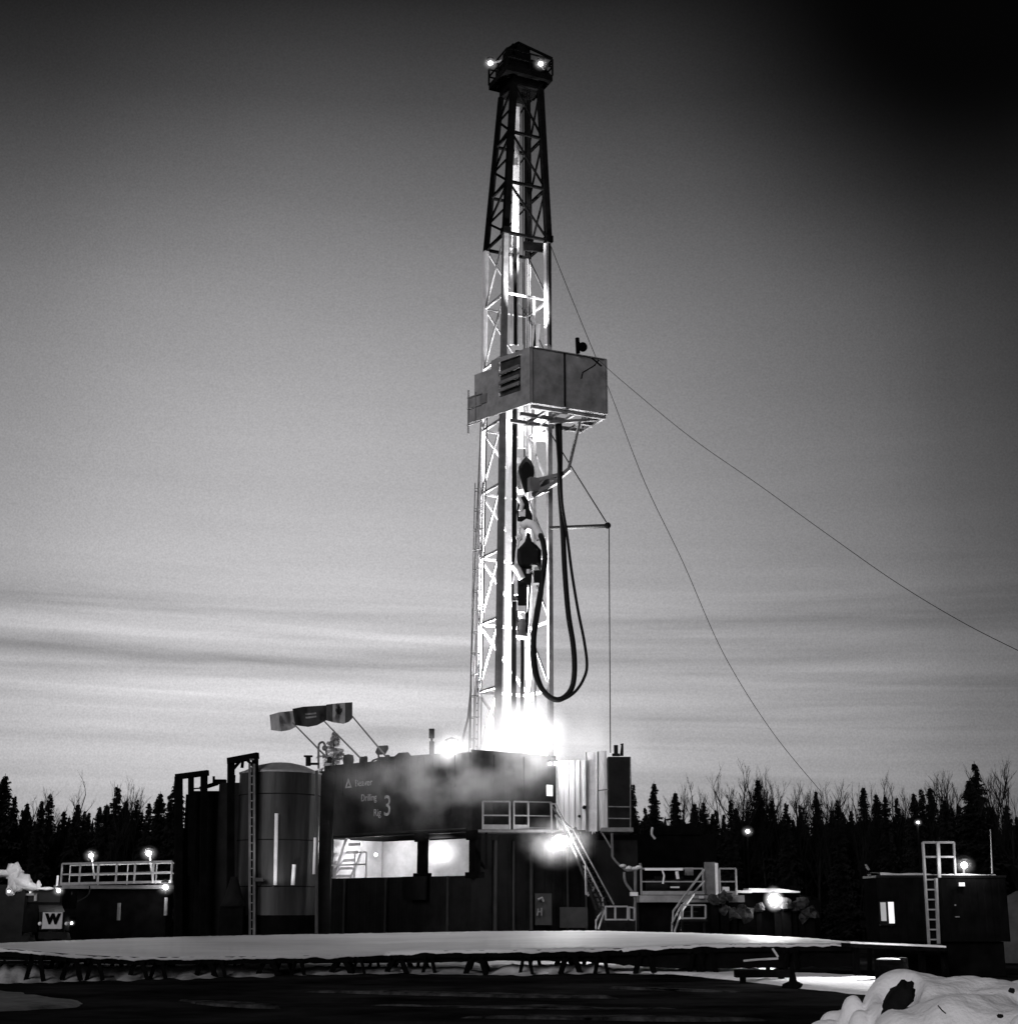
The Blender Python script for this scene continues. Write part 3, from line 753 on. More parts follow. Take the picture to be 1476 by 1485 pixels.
wire([(868, 522), (905, 555), (1000, 633), (1100, 703), (1200, 775), (1300, 845), (1400, 905), (1500, 955)], [61, 60, 57.5, 55, 52.5, 50, 47.5, 45], 'shallower guy wire, from the racking platform out past the right edge', .012)

# travelling block, top drive, drill string
tb = thing('travelling_block', 'dark pointed travelling block hanging on cables inside the mast', 'travelling block', P(763, 715, 62.9))
def sil(pts, Y, dep, mt, name, parent):
    """body from a silhouette outline, bevel-like: front and back outlines shrink"""
    m = MB(); c = sum((Vector((a, b, 0)) for a, b in pts), Vector())/len(pts)
    rings = []
    for f, dy in ((.72, -dep/2), (1, -dep*.28), (1, dep*.28), (.72, dep/2)):
        rings.append([P(c.x+(a-c.x)*f, c.y+(b-c.y)*f, Y+dy) for a, b in pts])
    n = len(pts); vs = [v for r in rings for v in r]
    fs = [tuple(range(n)), tuple(range(3*n, 4*n))[::-1]]
    for r in range(3):
        for i in range(n): fs.append((r*n+i, (r+1)*n+i, (r+1)*n+(i+1) % n, r*n+(i+1) % n))
    m.add(vs, fs); return m.build(name, mt, parent)
sil([(763, 661), (770, 668), (774, 676), (775, 686), (772, 700), (768, 713), (761, 715), (757, 704), (752, 684), (752, 677), (757, 668)], 62.9, .8, DARK, 'sheave_case', tb)
sil([(745, 664), (757, 663), (752, 675), (755, 700), (760, 716), (752, 718), (745, 704)], 63.2, .3, LITE, 'side_guard', tb)
m = MB()
for dx, dx2 in ((-6, -3), (-2, -1), (3, 1), (8, 3)): m.tube([P(763+dx2, 663, 62.9), P(762+dx*.7, 132, 63.2)], .022, 5)
m.build('drilling_line', DARK, tb)
td = thing('top_drive', 'bulky dark top drive motor with lit pipework hanging under the travelling block', 'top drive', P(763, 925, 62.8))
sil([(752, 722), (760, 719), (766, 726), (768, 738), (772, 748), (772, 760), (765, 758), (750, 756), (749, 742)], 62.7, .6, DARK, 'hook', td)
m = MB(); m.tube([P(752, 722, 62.3), P(757, 732, 62.3), P(755, 741, 62.3)], .1, 8); m.box(P(757, 744, 62.35), (.28, .1, .3)); m.build('hook_latch', LITE, td)
pts = [P(757, 764, 62.4), P(764, 759, 62.4), P(774, 762, 62.4), P(780, 772, 62.3), P(784, 782, 62.3)]
m = MB(); m.tube(pts, .2, 10); m.build('gooseneck', LITE, td)
sil([(764, 771), (769, 775), (771, 785), (778, 790), (785, 798), (785, 822), (783, 828), (752, 826), (750, 815), (750, 797), (757, 790), (761, 785)], 62.6, 1.1, DARK, 'motor_housing', td)
m = MB()
m.tube([P(754, 764, 62.4), P(752, 772, 62.4), P(757, 778, 62.4)], .06, 6); m.build('lit_pipework', LITE, td); m = MB(); m.tube([P(752, 784, 62.3), P(749, 800, 62.3), P(747, 825, 62.3), P(743, 845, 62.3)], .05, 6)
m.build('lit_pipework', LITE, td); m = MB(); m.tube([P(745, 820, 62.2), P(751, 827, 62.2), P(757, 840, 62.2)], .17, 8); m.build('lit_elbow', LITE, td); m = MB(); m.tube([P(750, 782, 62.2), P(755, 778, 62.2)], .14, 8); m.build('lit_elbow', LITE, td); m = MB()
m.tube([P(766, 826, 62.2), P(766, 832, 62.2)], .1, 8); m.build('lit_fitting', LITE, td); m = MB(); m.box(P(757, 884, 62.2), (.34, .3, .26)); m.build('lit_fitting', LITE, td); m = MB(); m.box(P(748, 846, 62.3), (.14, .2, 1.0)); 
m.build('lit_pipework', LITE, td)
m = MB(); m.box(P(757, 858, 62.4), (.36, .4, 1.6)); m.box(P(747, 850, 62.6), (.25, .3, 1.3)); m.tube([P(763, 830, 62.4), P(763, 925, 62.4)], .05, 6)
m.box(P(761, 838, 62.4), (.5, .5, .7)); m.box(P(779, 835, 62.5), (.3, .4, .7)); m.tube([P(749, 885, 62.4), P(752, 920, 62.4)], .05, 6); m.tube([P(770, 830, 62.4), P(764, 918, 62.4)], .05, 6)
m.build('pipe_handler', DARK, td)
m = MB(); m.lathe(P(757, 925, 62.4)+Vector((0, 0, 0)), [(.12, -.1), (.24, 0), (.26, .12), (.16, .3), (.2, .6), (.1, .8)], 12); m.build('elevator', GREY, td)
m = MB(); m.tube([P(757, 925, 62.4), P(757, 1095, 62.4)], .075, 8); tag(m.build('drill_pipe', DARK), 'vertical drill pipe hanging below the top drive', 'drill pipe')

# mud hoses
def spline(pts, Ys, k=10):
    P3 = [P(px, py, Y) for (px, py), Y in zip(pts, Ys)]; out = []
    for i in range(len(P3)-1):
        p0 = P3[max(0, i-1)]; p1 = P3[i]; p2 = P3[i+1]; p3 = P3[min(len(P3)-1, i+2)]
        for j in range(k):
            t = j/k; out.append(.5*((2*p1)+(p2-p0)*t+(2*p0-5*p1+4*p2-p3)*t*t+(3*p1-p0-3*p2+p3)*t**3))
    return out+[P3[-1]]
h1 = [(811, 612), (812, 660), (812, 710), (816, 770), (819, 830), (824, 890), (831, 935), (833, 970), (830, 995), (821, 1009), (808, 1015), (793, 1008), (781, 990), (774, 965), (773, 930), (778, 890), (785, 850), (790, 810), (787, 785), (783, 776)]
m = MB(); m.tube(spline(h1, [61.2]*12+[61.4, 61.6, 61.8, 62, 62, 62, 62, 62.2]), .115, 10)
tag(m.build('mud_hose', RUBBER), 'thicker black hose looping down from the arm and back up to the top drive', 'hose')
h2 = [(806, 612), (810, 670), (815, 730), (822, 775), (829, 830), (838, 885), (847, 930), (851, 965), (846, 985), (835, 1002), (820, 1013), (806, 1015), (792, 1006), (782, 985), (777, 960), (776, 925), (781, 890), (786, 860), (787, 830)]
m = MB(); m.tube(spline(h2, [61.05]*12+[61.3, 61.5, 61.7, 61.9, 61.9, 61.9, 61.9]), .06, 8)
tag(m.build('service_hose', RUBBER), 'thinner black hose hanging in the widest loop beside the mast', 'hose')

# ------------------------------------------------------------------ rig floor enclosure
C0 = PG(683, 60, 0); A0 = PG(462, 66, 0); D0 = PG(808, 62.6, 0)
ZT, ZM, ZL = 7.9, 4.72, 3.08
PIPEG = mat('dim_grey_steel', .016, .7, 0, .5, 2)
rig = thing('rig_house', 'dark clad rig floor house on a tall substructure with a lit open bay', 'rig house', C0)
m = MB(); m.wall(A0, C0, ZM, ZT-.1, .08, .012, .5); m.build('upper_wall', WALL, rig)
m = MB(); m.wall(C0, D0, ZM, ZT, .08, .012, .5); m.build('upper_wall', WALL, rig)
ul = (C0-A0).normalized(); nl = Vector((-ul.y, ul.x, 0))       # inward normal (away from camera)
if nl.y < 0: nl = -nl
m = MB(); m.wall(A0, C0, -.02, ZL, .08, .012, .6); m.build('lower_wall', DARK, rig)
E0 = PG(868, 63.6, 0)
m = MB(); m.wall(C0, E0, -.02, ZM-.02, .08, .02, .8); m.build('lower_wall', DARK, rig)
m = MB(); a = A0+(C0-A0)*.0; 
m.prism([Vector((p.x, p.y, ZT-.1)) for p in (A0+nl*.1, C0+nl*.1, D0+Vector((0, .1, 0)), D0+Vector((0, 6, 0)), A0+nl*9)], (0, 0, 0), (0, 0, -.12)); m.build('floor_deck', DARK, rig)
m = MB(); m.wall(D0, D0+BD*6, -.02, ZT, .08); m.build('side_wall', WALL, rig)
m = MB(); m.wall(A0+nl*9, A0, -.02, ZT-.1, .08); m.build('side_wall', WALL, rig)
# lit bay interior
INT = mat('pale_bay_lining', .5, .7, 0, .3, .8, .2, 3)
m = MB(); m.wall(A0+nl*3.4, C0+nl*3.4, ZL, ZM-.01, .08); m.build('bay_back_wall', INT, rig)
m = MB(); m.wall(A0+nl*3.3+ul*.15, A0+nl*.5+ul*.15, ZL, ZM-.01, .04); m.build('bay_side_lining', INT, rig)
m = MB(); cb = (A0+C0)/2+nl*1.8; ang = math.atan2(ul.y, ul.x); ln = (C0-A0).length
m.box((cb.x, cb.y, ZL-.05), (ln-.3, 3.1, .1), ang); m.build('bay_floor', INT, rig)
def lpt(px):   # point on left wall line at column px
    t = 0
    for _ in range(30):
        pass
    lo, hi = 0., 1.
    for _ in range(40):
        t = (lo+hi)/2; q = A0.lerp(C0, t); dep = q.y*math.cos(TH)+(2-1.8)*math.sin(TH)
        if CX+q.x/dep*FPX < px: lo = t
        else: hi = t
    return A0.lerp(C0, t)
for px, w_ in ((612, .34), (688, .34), (461, .3)):
    q = lpt(px) if px < 683 else C0+Vector((.12, .05, 0)); m = MB(); m.box((q.x, q.y+.02, (ZL+ZM)/2), (w_, .3, ZM-ZL+.1), ang)
    m.box((q.x-.05, q.y-.08, ZM-.12), (w_*1.7, .25, .36), ang); m.box((q.x, q.y-.08, ZL+.02), (w_*2.2, .3, .22), ang); m.build('bay_post', BLACK, rig)
q = lpt(592); q2 = lpt(612); m = MB(); m.box((q2.x-.3, q2.y-.1, ZL-.45), (1.3, .1, .9), ang); m.build('post_gusset', DARK, rig)
m = MB(); a = lpt(622); b = C0; m.beam((a.x, a.y+.1, ZM-.22), (b.x, b.y+.1, ZM-.2), .06); m.build('bay_rod', DARK, rig)
# inner stair and rail at left of bay
m = MB(); a = lpt(468)+nl*.6; b = lpt(486)+nl*.6
m.beam((a.x, a.y, ZL), (b.x, b.y, ZM), .16); a2 = lpt(492)+nl*.6; b2 = lpt(508)+nl*.6; m.beam((a2.x, a2.y, ZL), (b2.x, b2.y, ZL+1.1), .1)
for i in range(5):
    t = i/5; m.beam((a.x+(b.x-a.x)*t, a.y, ZL+(ZM-ZL)*t+.1), (a2.x+(b2.x-a2.x)*t, a2.y, ZL+(ZM-ZL)*t+.1), .05, .12)
m.build('bay_stair', LITE, rig)
m = MB(); a = lpt(472)+nl*.3; b = lpt(522)+nl*.3; c = lpt(505)+nl*.3
m.beam((a.x, a.y, ZL+.55), (b.x, b.y, ZL+.55), .06); m.beam((c.x, c.y, ZL+1.05), (b.x, b.y, ZL+1.05), .06)
for q in (b, c): m.beam((q.x, q.y, ZL), (q.x, q.y, ZL+1.05), .06)
m.build('bay_rail', LITE, rig)
# bay lamp
bl = P(641, 1237, 62.9)
m = MB(); m.ball(bl, .2, 8, (1.5, .7, 1.)); o = m.build('bay_lamp', BULB, rig); light('POINT', 'lamp_light', bl+Vector((-.1, -.35, .1)), 110, rig, .3)
p_ = P(545, 1240, 65.5); light('POINT', 'lamp_light', p_+Vector((0, 0, .3)), 120, rig, .3); m = MB(); m.ball(p_, .07, 6); m.build('bay_lamp', BULB, rig)
p_ = P(482, 1238, 67.2); light('POINT', 'lamp_light', A0+nl*1.6+ul*1.6+Vector((0, 0, ZM-.3)), 90, rig, .3)
for px in (716, 742, 768, 822, 850):
    q = C0.lerp(E0, (px-683)/185); m = MB(); m.tube([(q.x, q.y-.12, .0), (q.x, q.y-.12, ZM-.3)], .05 if px % 4 else .08, 8); m.build('wall_pipe', PIPEG, rig)
for (x0, x1, y0_, y1_) in ((776, 800, 1296, 1342), (812, 852, 1316, 1346)):
    m = MB(); a = P(x0, y1_, 61.2); b = P(x1, y0_, 61.2); m.box(((a.x+b.x)/2, 61.4, (a.z+b.z)/2), (b.x-a.x, .4, b.z-a.z)); m.build('equipment_locker', PIPEG, rig)
m = MB(); m.tube([P(780, 1305, 61.), P(786, 1302, 61.), P(788, 1308, 61.)], .05, 6); m.build('hose_stub', GREY, rig)
m = MB(); m.beam(P(780, 1318, 61.), P(779, 1328, 61.), .05); m.beam(P(785, 1317, 61.), P(785, 1328, 61.), .05); m.beam(P(779, 1323, 61.), P(786, 1322, 61.), .05); m.build('valve_handle', GREY, rig)
for px in (500, 560, 650):
    q = lpt(px); m = MB(); m.box((q.x, q.y-.06, ZL/2), (.12, .1, ZL), ang); m.build('wall_rib', PIPEG, rig)
# lit window in the right wall
def rpt(px, off=0.):
    lo, hi = 0., 1.
    for _ in range(40):
        t = (lo+hi)/2; q = C0.lerp(E0, t); dep = q.y*math.cos(TH)+3*math.sin(TH)
        if CX+q.x/dep*FPX < px: lo = t
        else: hi = t
    return C0.lerp(E0, t)
ur = (E0-C0).normalized(); angr = math.atan2(ur.y, ur.x)
q = rpt(797); m = MB(); zc_ = Z(1147, q.y); m.box((q.x, q.y-.07, zc_), (.4, .06, .56), angr); wf = m.build('window_frame', DARK, rig)
m = MB(); m.box((q.x, q.y-.105, zc_), (.3, .03, .44), angr); m.build('pane', PANE, wf)
# door & seams on the right wall
m = MB()
for px in (716, 760): 
    q = rpt(px); m.box((q.x, q.y-.06, (ZM+ZT)/2), (.05, .05, ZT-ZM-.3), angr)
m.build('wall_rib', DARK, rig)
for px, py, w_, h_ in ((640, 1160, .9, 1.2), (575, 1190, .5, .35)):
    q = lpt(px); m = MB(); m.box((q.x, q.y-.06, Z(py, q.y)), (w_, .05, h_), ang); m.build('wall_hatch', WALL, rig)
m = MB(); q = lpt(470); q2 = lpt(676); m.tube([(q.x, q.y-.1, ZM+.12), (q2.x, q2.y-.1, ZM+.12)], .05, 6); m.build('conduit', PIPEG, rig)
# lettering on the left wall
def text(s, px, py, size_px, mt, parent, name='lettering', squash=1.):
    q = lpt(px); z_ = Z(py, q.y)
    cu = bpy.data.curves.new('t', 'FONT'); cu.body = s; cu.size = size_px/33.*1.35; cu.extrude = .004; cu.align_x = 'LEFT'
    to = bpy.data.objects.new('t', cu); col.objects.link(to); bpy.context.view_layer.update()
    me = bpy.data.meshes.new_from_object(to.evaluated_get(bpy.context.evaluated_depsgraph_get())); bpy.data.objects.remove(to)
    me.name = name; me.materials.clear(); me.materials.append(mt)
    o = bpy.data.objects.new(name, me); col.objects.link(o); o.parent = parent
    w0 = Vector((q.x, q.y, z_))-nl*.05
    o.location = w0-WL[parent.name]; o.rotation_euler = (math.pi/2, 0, ang); o.scale = (squash, 1, 1)
    return o
text('Beaver', 511.5, 1141, 10, PAINT, rig, squash=.95)
text('Drilling', 521, 1162.5, 10, PAINT, rig, squash=.8)
text('Rig', 540, 1184, 10, PAINT, rig, squash=.9)
text('3', 554, 1183.5, 29, PAINT, rig, squash=.85)
def lq(px, py, off=.05): q = lpt(px); return Vector((q.x, q.y, Z(py, q.y)))-nl*off
m = MB()
A_ = [(497, 1143.5), (501.5, 1128), (507, 1142.5)]; I_ = [(499.5, 1141), (501.7, 1134), (504.3, 1140.5)]
m.add([lq(*p) for p in A_]+[lq(*p) for p in I_], [(0, 1, 4, 3), (1, 2, 5, 4), (2, 0, 3, 5)]); m.build('triangle_logo', PAINT, rig)
# canvas folds along the upper wall
m = MB()
for i, px in enumerate(range(470, 690, 11)):
    q = lpt(px); m.box((q.x, q.y-.05, ZT-.45-.15*(i % 3)), (.05, .04, .7+.3*(i % 3)), ang)
m.build('wall_rib', WALL, rig)
# roof clutter
m = MB(); m.prism([P(x, y, 64) for x, y in ((545, 1104), (552, 1098), (572, 1097), (578, 1092), (592, 1091), (596, 1096), (680, 1090), (680, 1100), (545, 1110))], (0, 0, 0), (0, 1.5, 0)); m.build('roof_tarp', DARK, rig)
def small(name, lab, cat, fn, loc):
    t = thing(name, lab, cat, loc); fn(t); return t
def f(t):
    m = MB(); m.lathe(P(505, 1111, 65), [(.001, .0), (.2, .02), (.24, .25), (.2, .45), (.001, .5)], 12); m.build('drum', DARK, t)
    m = MB(); m.beam(P(499, 1116, 65), P(499, 1106, 65), .06); m.beam(P(510, 1116, 65), P(510, 1106, 65), .06); m.build('leg', DARK, t)
small('roof_drum', 'squat dark drum on legs on the roof of the rig house', 'drum', f, P(505, 1115, 65))
def f(t):
    m = MB(); m.box(P(527, 1105, 64.8), (.32, .4, .4)); m.tube([P(530, 1101, 64.8), P(530, 1097, 64.8)], .07, 8); m.tube([P(535, 1109, 64.8), P(541, 1103, 64.8), P(552, 1099, 64.8)], .04, 6); m.build('body', DARK, t)
small('roof_valve', 'small dark valve block with a bent pipe on the roof beside the drum', 'valve', f, P(527, 1110, 64.8))
def f(t):
    m = MB(); m.prism([P(x, y, 64) for x, y in ((544, 1091), (548, 1082), (562, 1081), (562.5, 1085), (558, 1093), (546, 1094))], (0, 0, 0), (0, .35, 0)); m.build('housing', DARK, t)
    m = MB(); m.beam(P(549, 1094, 64), P(549, 1104, 64), .06); m.build('post', DARK, t)
small('unlit_floodlight', 'dark unlit floodlight on a short post on the rig house roof', 'floodlight', f, P(549, 1103, 64))
def f(t):
    m = MB(); m.tube([P(626, 1095, 62.5), P(626, 1077, 62.5)], .1, 8); m.box(P(626, 1081, 62.5), (.2, .2, .3)); m.box(P(626, 1064, 62.5), (.22, .22, .38)); m.tube([P(626, 1077, 62.5), P(626, 1058, 62.5)], .05, 8); m.build('stack', DARK, t)
small('vent_stack', 'thin dark vent stack left of the glowing flood lamp', 'vent', f, P(626, 1095, 62.5))
def f(t):
    m = MB(); m.tube([P(447, 1111, 64), P(447, 1098, 64)], .11, 8); m.box(P(447, 1097, 64), (.35, .2, .07)); m.beam(P(449, 1108, 64), P(463, 1108, 64), .09); m.build('pipe', DARK, t)
    m = MB(); m.tube(spline([(462, 1115), (462, 1085), (464, 1078), (469, 1077), (472, 1084), (474, 1096)], [64]*6), .05, 6); m.ball(P(471, 1085, 64), .12, 6); m.build('swan_neck', GREY, t)
small('roof_pipework', 'short pipe stub and hooped pipe behind the steel silo', 'pipework', f, P(455, 1112, 64))
def f(t):
    m = MB(); m.box(P(893, 1087, 62.4), (.16, .2, .34)); m.box(P(893, 1095, 62.4), (.3, .2, .1)); m.build('short_vent', DARK, t)
    m = MB(); m.prism([P(x, y, 62.4) for x, y in ((899, 1096), (901, 1080), (899.5, 1079), (904, 1078), (904, 1096))], (0, 0, 0), (0, .2, 0)); m.build('tall_vent', DARK, t)
small('vent_pair', 'pair of little dark vents standing on top of the narrow dark box', 'vents', f, P(897, 1097, 62.4))

# V-door windwall + dark box
vw = thing('wind_wall', 'tall white corrugated wind wall glaring beside the rig house', 'wind wall', PG(845, 62.8, Z(1208, 62.8)))
def panel(x0, x1, yt, yb, Y, corr, mt, name, parent, pitch=.22, yb1=None):
    m = MB(); a = PG(x0, Y, 5.5); b = PG(x1, Y, 5.5); m.wall(a, b, Z(yb, Y), Z(yt, Y), .08, corr, pitch); return m.build(name, mt, parent)
panel(810, 850, 1103, 1204, 62.75, .05, CLAD, 'panel', vw)
panel(850, 866, 1091, 1206, 62.9, .0, LITE, 'panel', vw)
panel(867, 881, 1089, 1205, 62.85, .0, CLAD, 'panel', vw)
m = MB()
for px in (850, 866.5): m.beam(P(px, 1206, 62.7), P(px, 1091, 62.7), .05)
m.beam(P(866, 1147, 62.6), P(882, 1145, 62.6), .05); m.build('batten', GREY, vw)
m = MB(); m.ball(P(847, 1171, 62.6), .08, 6); m.ball(P(840, 1184, 62.6), .06, 6); m.build('door_knob', DARK, vw)
db_ = thing('dog_house', 'narrow dark box room at the right end of the rig floor', 'box room', PG(897, 63, Z(1200, 63)))
m = MB(); c = PG(897.5, 63, 6.3); m.box((c.x, c.y, (Z(1097, 62.2)+Z(1200, 62.2))/2), (.93, 1.2, Z(1097, 62.2)-Z(1200, 62.2)), 0); m.build('body', DARK, db_)
m = MB()
for py in (1170, 1187): m.beam(P(882, py, 62.1), P(914, py+.5, 62.1), .04)
m.beam(P(914, 1205, 62.1), P(914, 1098, 62.1), .03); m.build('guard_rail', GREY, db_)
m = MB(); m.box(PG(894, 62.4, Z(1204, 62.1)), (1.25, 1.3, .16)); m.beam(P(887, 1208, 61.9), P(888, 1243, 61.9), .07); m.beam(P(873, 1208, 61.9), P(886, 1230, 61.9), .06)
m.tube([P(888, 1243, 61.9), P(893, 1250, 61.9), P(902, 1258, 61.9)], .05, 6); m.build('ledge', GREY, db_)
ks = MB(); c = PG(893, 63.2, 2.2); ks.box((c.x, c.y, Z(1206, 62.5)/2-.2), (1.7, 1.6, Z(1206, 62.5)-.3)); 
ks.build('support_leg', DARK, db_)

# landing and stairs
def railing(m, pts, h=1.05, mid=.5, post=None, w_=.06, kick=.16):
    for a, b in zip(pts, pts[1:]):
        a = Vector(a); b = Vector(b)
        m.beam(a+Vector((0, 0, h)), b+Vector((0, 0, h)), w_); m.beam(a+Vector((0, 0, h*mid)), b+Vector((0, 0, h*mid)), w_*.85)
        if kick: m.beam(a+Vector((0, 0, kick/2)), b+Vector((0, 0, kick/2)), .03, kick)
        n = max(1, round((b-a).length/(post or 1.3)))
        for i in range(n+1): p = a.lerp(b, i/n); m.beam(p, p+Vector((0, 0, h)), w_)
land = thing('stair_landing', 'upper landing with grey handrails on the front of the rig house', 'landing', PG(750, 59.4, 4.7))
YLn = 59.0; zl = Z(1203, YLn)
pa = PG(700, YLn, zl); pb2 = PG(739, YLn+.1, zl); pc = PG(745, YLn+.1, zl); pd = PG(766, YLn+.25, zl); pe = PG(800, YLn+.5, zl)
for u, v in ((pa, pb2), (pc, pd)):
    m = MB(); railing(m, [u, v], kick=.18, post=2.2); m.build('handrail', RAIL, land)
m = MB(); railing(m, [pd, pe], kick=.1, post=1.4, w_=.045); m.build('handrail', GREY, land)
m = MB(); m.box(PG(752, YLn+.75, zl-.06), (3.1, 1.4, .1), .0); m.build('deck', GREY, land)
for px in (705, 790): m = MB(); m.beam(PG(px, 60.3, zl-1.4), PG(px, YLn+.1, zl-.1), .1); m.build('bracket', DARK, land)
st = thing('staircase', 'long steep staircase with grey handrails from the landing to the lower platform', 'staircase', PG(880, 57.6, 0))
# stringers
s_top = [P(812, 1197, 59.0), P(826, 1190, 59.6)]
s_bot = [P(866, 1322, 57.6), P(890, 1322, 58.3)]
m = MB(); m.beam(P(822, 1206, 59.0), P(866, 1320, 57.6), .07, .12); m.beam(P(833, 1201, 59.8), P(886, 1318, 58.4), .07, .12); m.build('stringer', DARK, st)
m = MB()
for i in range(17):
    t = (i+.5)/17; a = P(822, 1206, 59).lerp(P(866, 1320, 57.6), t); b = P(833, 1201, 59.8).lerp(P(886, 1318, 58.4), t); m.beam(a, b, .22, .03)
m.build('tread', DARK, st)
def poly(m, pts, Y0, Y1, w_=.055):
    n = len(pts); q = [P(a, b, Y0+(Y1-Y0)*i/(n-1)) for i, (a, b) in enumerate(pts)]
    for u, v in zip(q, q[1:]): m.beam(u, v, w_)
m = MB(); poly(m, [(799, 1166), (800, 1205)], 59, 59); poly(m, [(799, 1166), (805, 1166), (822, 1201), (873, 1302), (875, 1318), (864, 1336), (864, 1348)], 59, 57.4)
poly(m, [(805, 1182), (826, 1221), (870, 1312), (876, 1322), (868, 1348)], 59, 57.4); poly(m, [(849, 1256), (850, 1298), (862, 1286), (860, 1290), (852, 1300)], 58, 58)
poly(m, [(829, 1210), (829, 1228)], 58.6, 58.6, .05)
m.build('handrail', RAIL, st)
m = MB(); poly(m, [(797, 1164), (810, 1184), (832, 1205), (890, 1312)], 59.8, 58.3, .05); poly(m, [(846, 1238), (846, 1258), (873, 1300), (876, 1303)], 59.1, 58.3, .04); m.build('handrail', GREY, st)
def landing_box(name, lab, x0, x1, y0, y1, Y, posts, legs=()):
    t = thing(name, lab, 'landing', PG((x0+x1)/2, Y, 0))
    m = MB(); z0 = Z(y1, Y); z1 = Z(y0, Y)
    for px in posts: m.beam(PG(px, Y, z0), PG(px, Y, z1), .055)
    for z_ in (z0, z1): m.beam(PG(x0, Y, z_), PG(x1, Y, z_), .055)
    m.build('handrail', RAIL, t)
    m = MB(); m.box(PG((x0+x1)/2, Y+.5, z0-.08), ((x1-x0)/37, 1., .08)); m.build('deck', DARK, t)
    m = MB()
    for px in (x0+2, x1-2):
        m.beam(PG(px, Y+.1, -.02), PG(px, Y+.1, z0-.05), .07)
    m.build('leg', DARK, t)
    if legs:
        m = MB()
        for px in legs: m.beam(PG(px, Y, z0-1), PG(px, Y, z1), .055)
        m.build('post', RAIL, t)
    return t
landing_box('foot_landing', 'small railed landing at the foot of the long steep staircase', 877, 910, 1315, 1334, 57.5, (878, 892, 910))
t_ = thing('gate', 'narrow little gate frame right of the foot landing of the long staircase', 'gate', PG(917, 57.5, 0))
m = MB()
for a, b in (((912, 1316), (920, 1317)), ((920, 1317), (920, 1335)), ((920, 1335), (912, 1334)), ((912, 1334), (912, 1316))): m.beam(P(*a, 57.5), P(*b, 57.5), .055)
m.build('frame', RAIL, t_)
m = MB()
for px in (912, 920): m.beam(PG(px, 57.5, -.02), P(px, 1334, 57.5), .05)
m.build('post', DARK, t_)
landing_box('foot_landing', 'small railed landing at the foot of the short staircase', 987, 1023, 1313, 1332, 58.5, (988, 1003, 1023))
st2 = thing('staircase', 'short staircase with handrails leaning against the shaker platform', 'staircase', PG(985, 59, 0))
m = MB(); poly(m, [(1021, 1261), (976, 1322), (974, 1352)], 60.5, 58.4, .06); poly(m, [(1021, 1278), (985, 1318), (974, 1340)], 60.5, 58.4, .05); m.build('handrail', RAIL, st2)
m = MB(); poly(m, [(1006, 1297), (988, 1322), (978, 1352)], 59.5, 58.4, .06); poly(m, [(1004, 1300), (990, 1316), (988, 1350)], 59.8, 58.6, .055); m.build('handrail', RAIL, st2)
m = MB()
for i in range(8):
    t = i/8; a = P(1003, 1298, 60.2).lerp(P(972, 1348, 58.4), t); m.beam(a, a+Vector((.6, .3, 0)), .2, .03)
m.build('tread', DARK, st2)

# shaker platform centre right
sp = thing('shaker_platform', 'railed equipment platform with shakers right of the rig house', 'platform', PG(990, 62, 0))
Ys = 61.; z0 = Z(1298, Ys)
m = MB(); m.box(PG(998, Ys+1.2, z0-.15), (4.1, 2.4, .26)); m.build('deck', MID, sp)
m = MB(); m.box(PG(998, Ys+1.4, (z0-.3)/2), (3.9, 1.8, z0-.3)); m.build('tank', BLACK, sp)
m = MB(); railing(m, [PG(930, Ys, z0), PG(1020, Ys, z0)], h=Z(1260, Ys)-z0, post=2.4, kick=.14); m.build('handrail', RAIL, sp)
m = MB(); railing(m, [PG(1044, Ys, z0), PG(1068, Ys, z0)], h=Z(1260, Ys)-z0, post=1.4, kick=.14); m.build('handrail', RAIL, sp)
m = MB(); m.box(PG(1030, Ys+.3, z0+.62), (.44, .3, 1.25)); m.build('control_panel', GREY, sp)
m = MB(); m.box(PG(999, Ys+.5, z0+.9), (.32, .2, .3)); m.build('junction_box', GREY, sp)
m = MB(); m.beam(PG(1040, Ys, z0), P(1038.5, 1252, Ys), .09); m.build('pipe_post', LITE, sp)
m = MB(); m.box(PG(1052, Ys+.2, z0+.15), (.26, .25, .3)); m.build('box', LITE, sp)
for px in (955, 985):
    m = MB(); c = PG(px, Ys+.9, z0+.35); m.tube([c-Vector((.5, 0, 0)), c+Vector((.5, 0, 0))], .26, 12); m.box(c+Vector((0, 0, -.25)), (.9, .6, .2)); m.box(c+Vector((0, 0, .3)), (.3, .3, .14)); m.build('shaker_motor', DARK, sp)
m = MB(); m.beam(P(935, 1261, Ys-.05), P(990, 1261, Ys-.05), .09); m.tube([P(960, 1262, Ys), P(963, 1270, Ys), P(961, 1282, Ys)], .04, 6); m.tube([P(981, 1264, Ys), P(983, 1275, Ys)], .07, 6); m.beam(P(972, 1287, Ys+.3), P(985, 1287, Ys+.3), .06)
m.build('frosted_pipe', LITE, sp)
m = MB(); m.box(PG(1017, Ys-.1, z0-.1), (.18, .12, .12)); m.build('lit_plate', LITE, sp)
pipes = thing('flow_line', 'tangle of snow dusted pipes at the left end of the shaker platform', 'pipes', PG(920, 61, 0))
m = MB(); m.tube(spline([(900, 1255), (908, 1262), (915, 1262), (928, 1259), (928, 1252)], [61]*5), .06, 6); m.tube(spline([(905, 1265), (907, 1280), (920, 1300), (920, 1320)], [61]*4), .06, 6); m.beam(P(921, 1262, 61), P(921, 1298, 61), .08)
m.beam(PG(921, 61, -.02), P(921, 1298, 61), .07); m.build('pipe', GREY, pipes)
m = MB()
for px, py in ((903, 1256), (912, 1259), (920, 1260), (926, 1258)): m.ball(P(px, py, 60.95), .12, 6, (1.2, 1, .6))
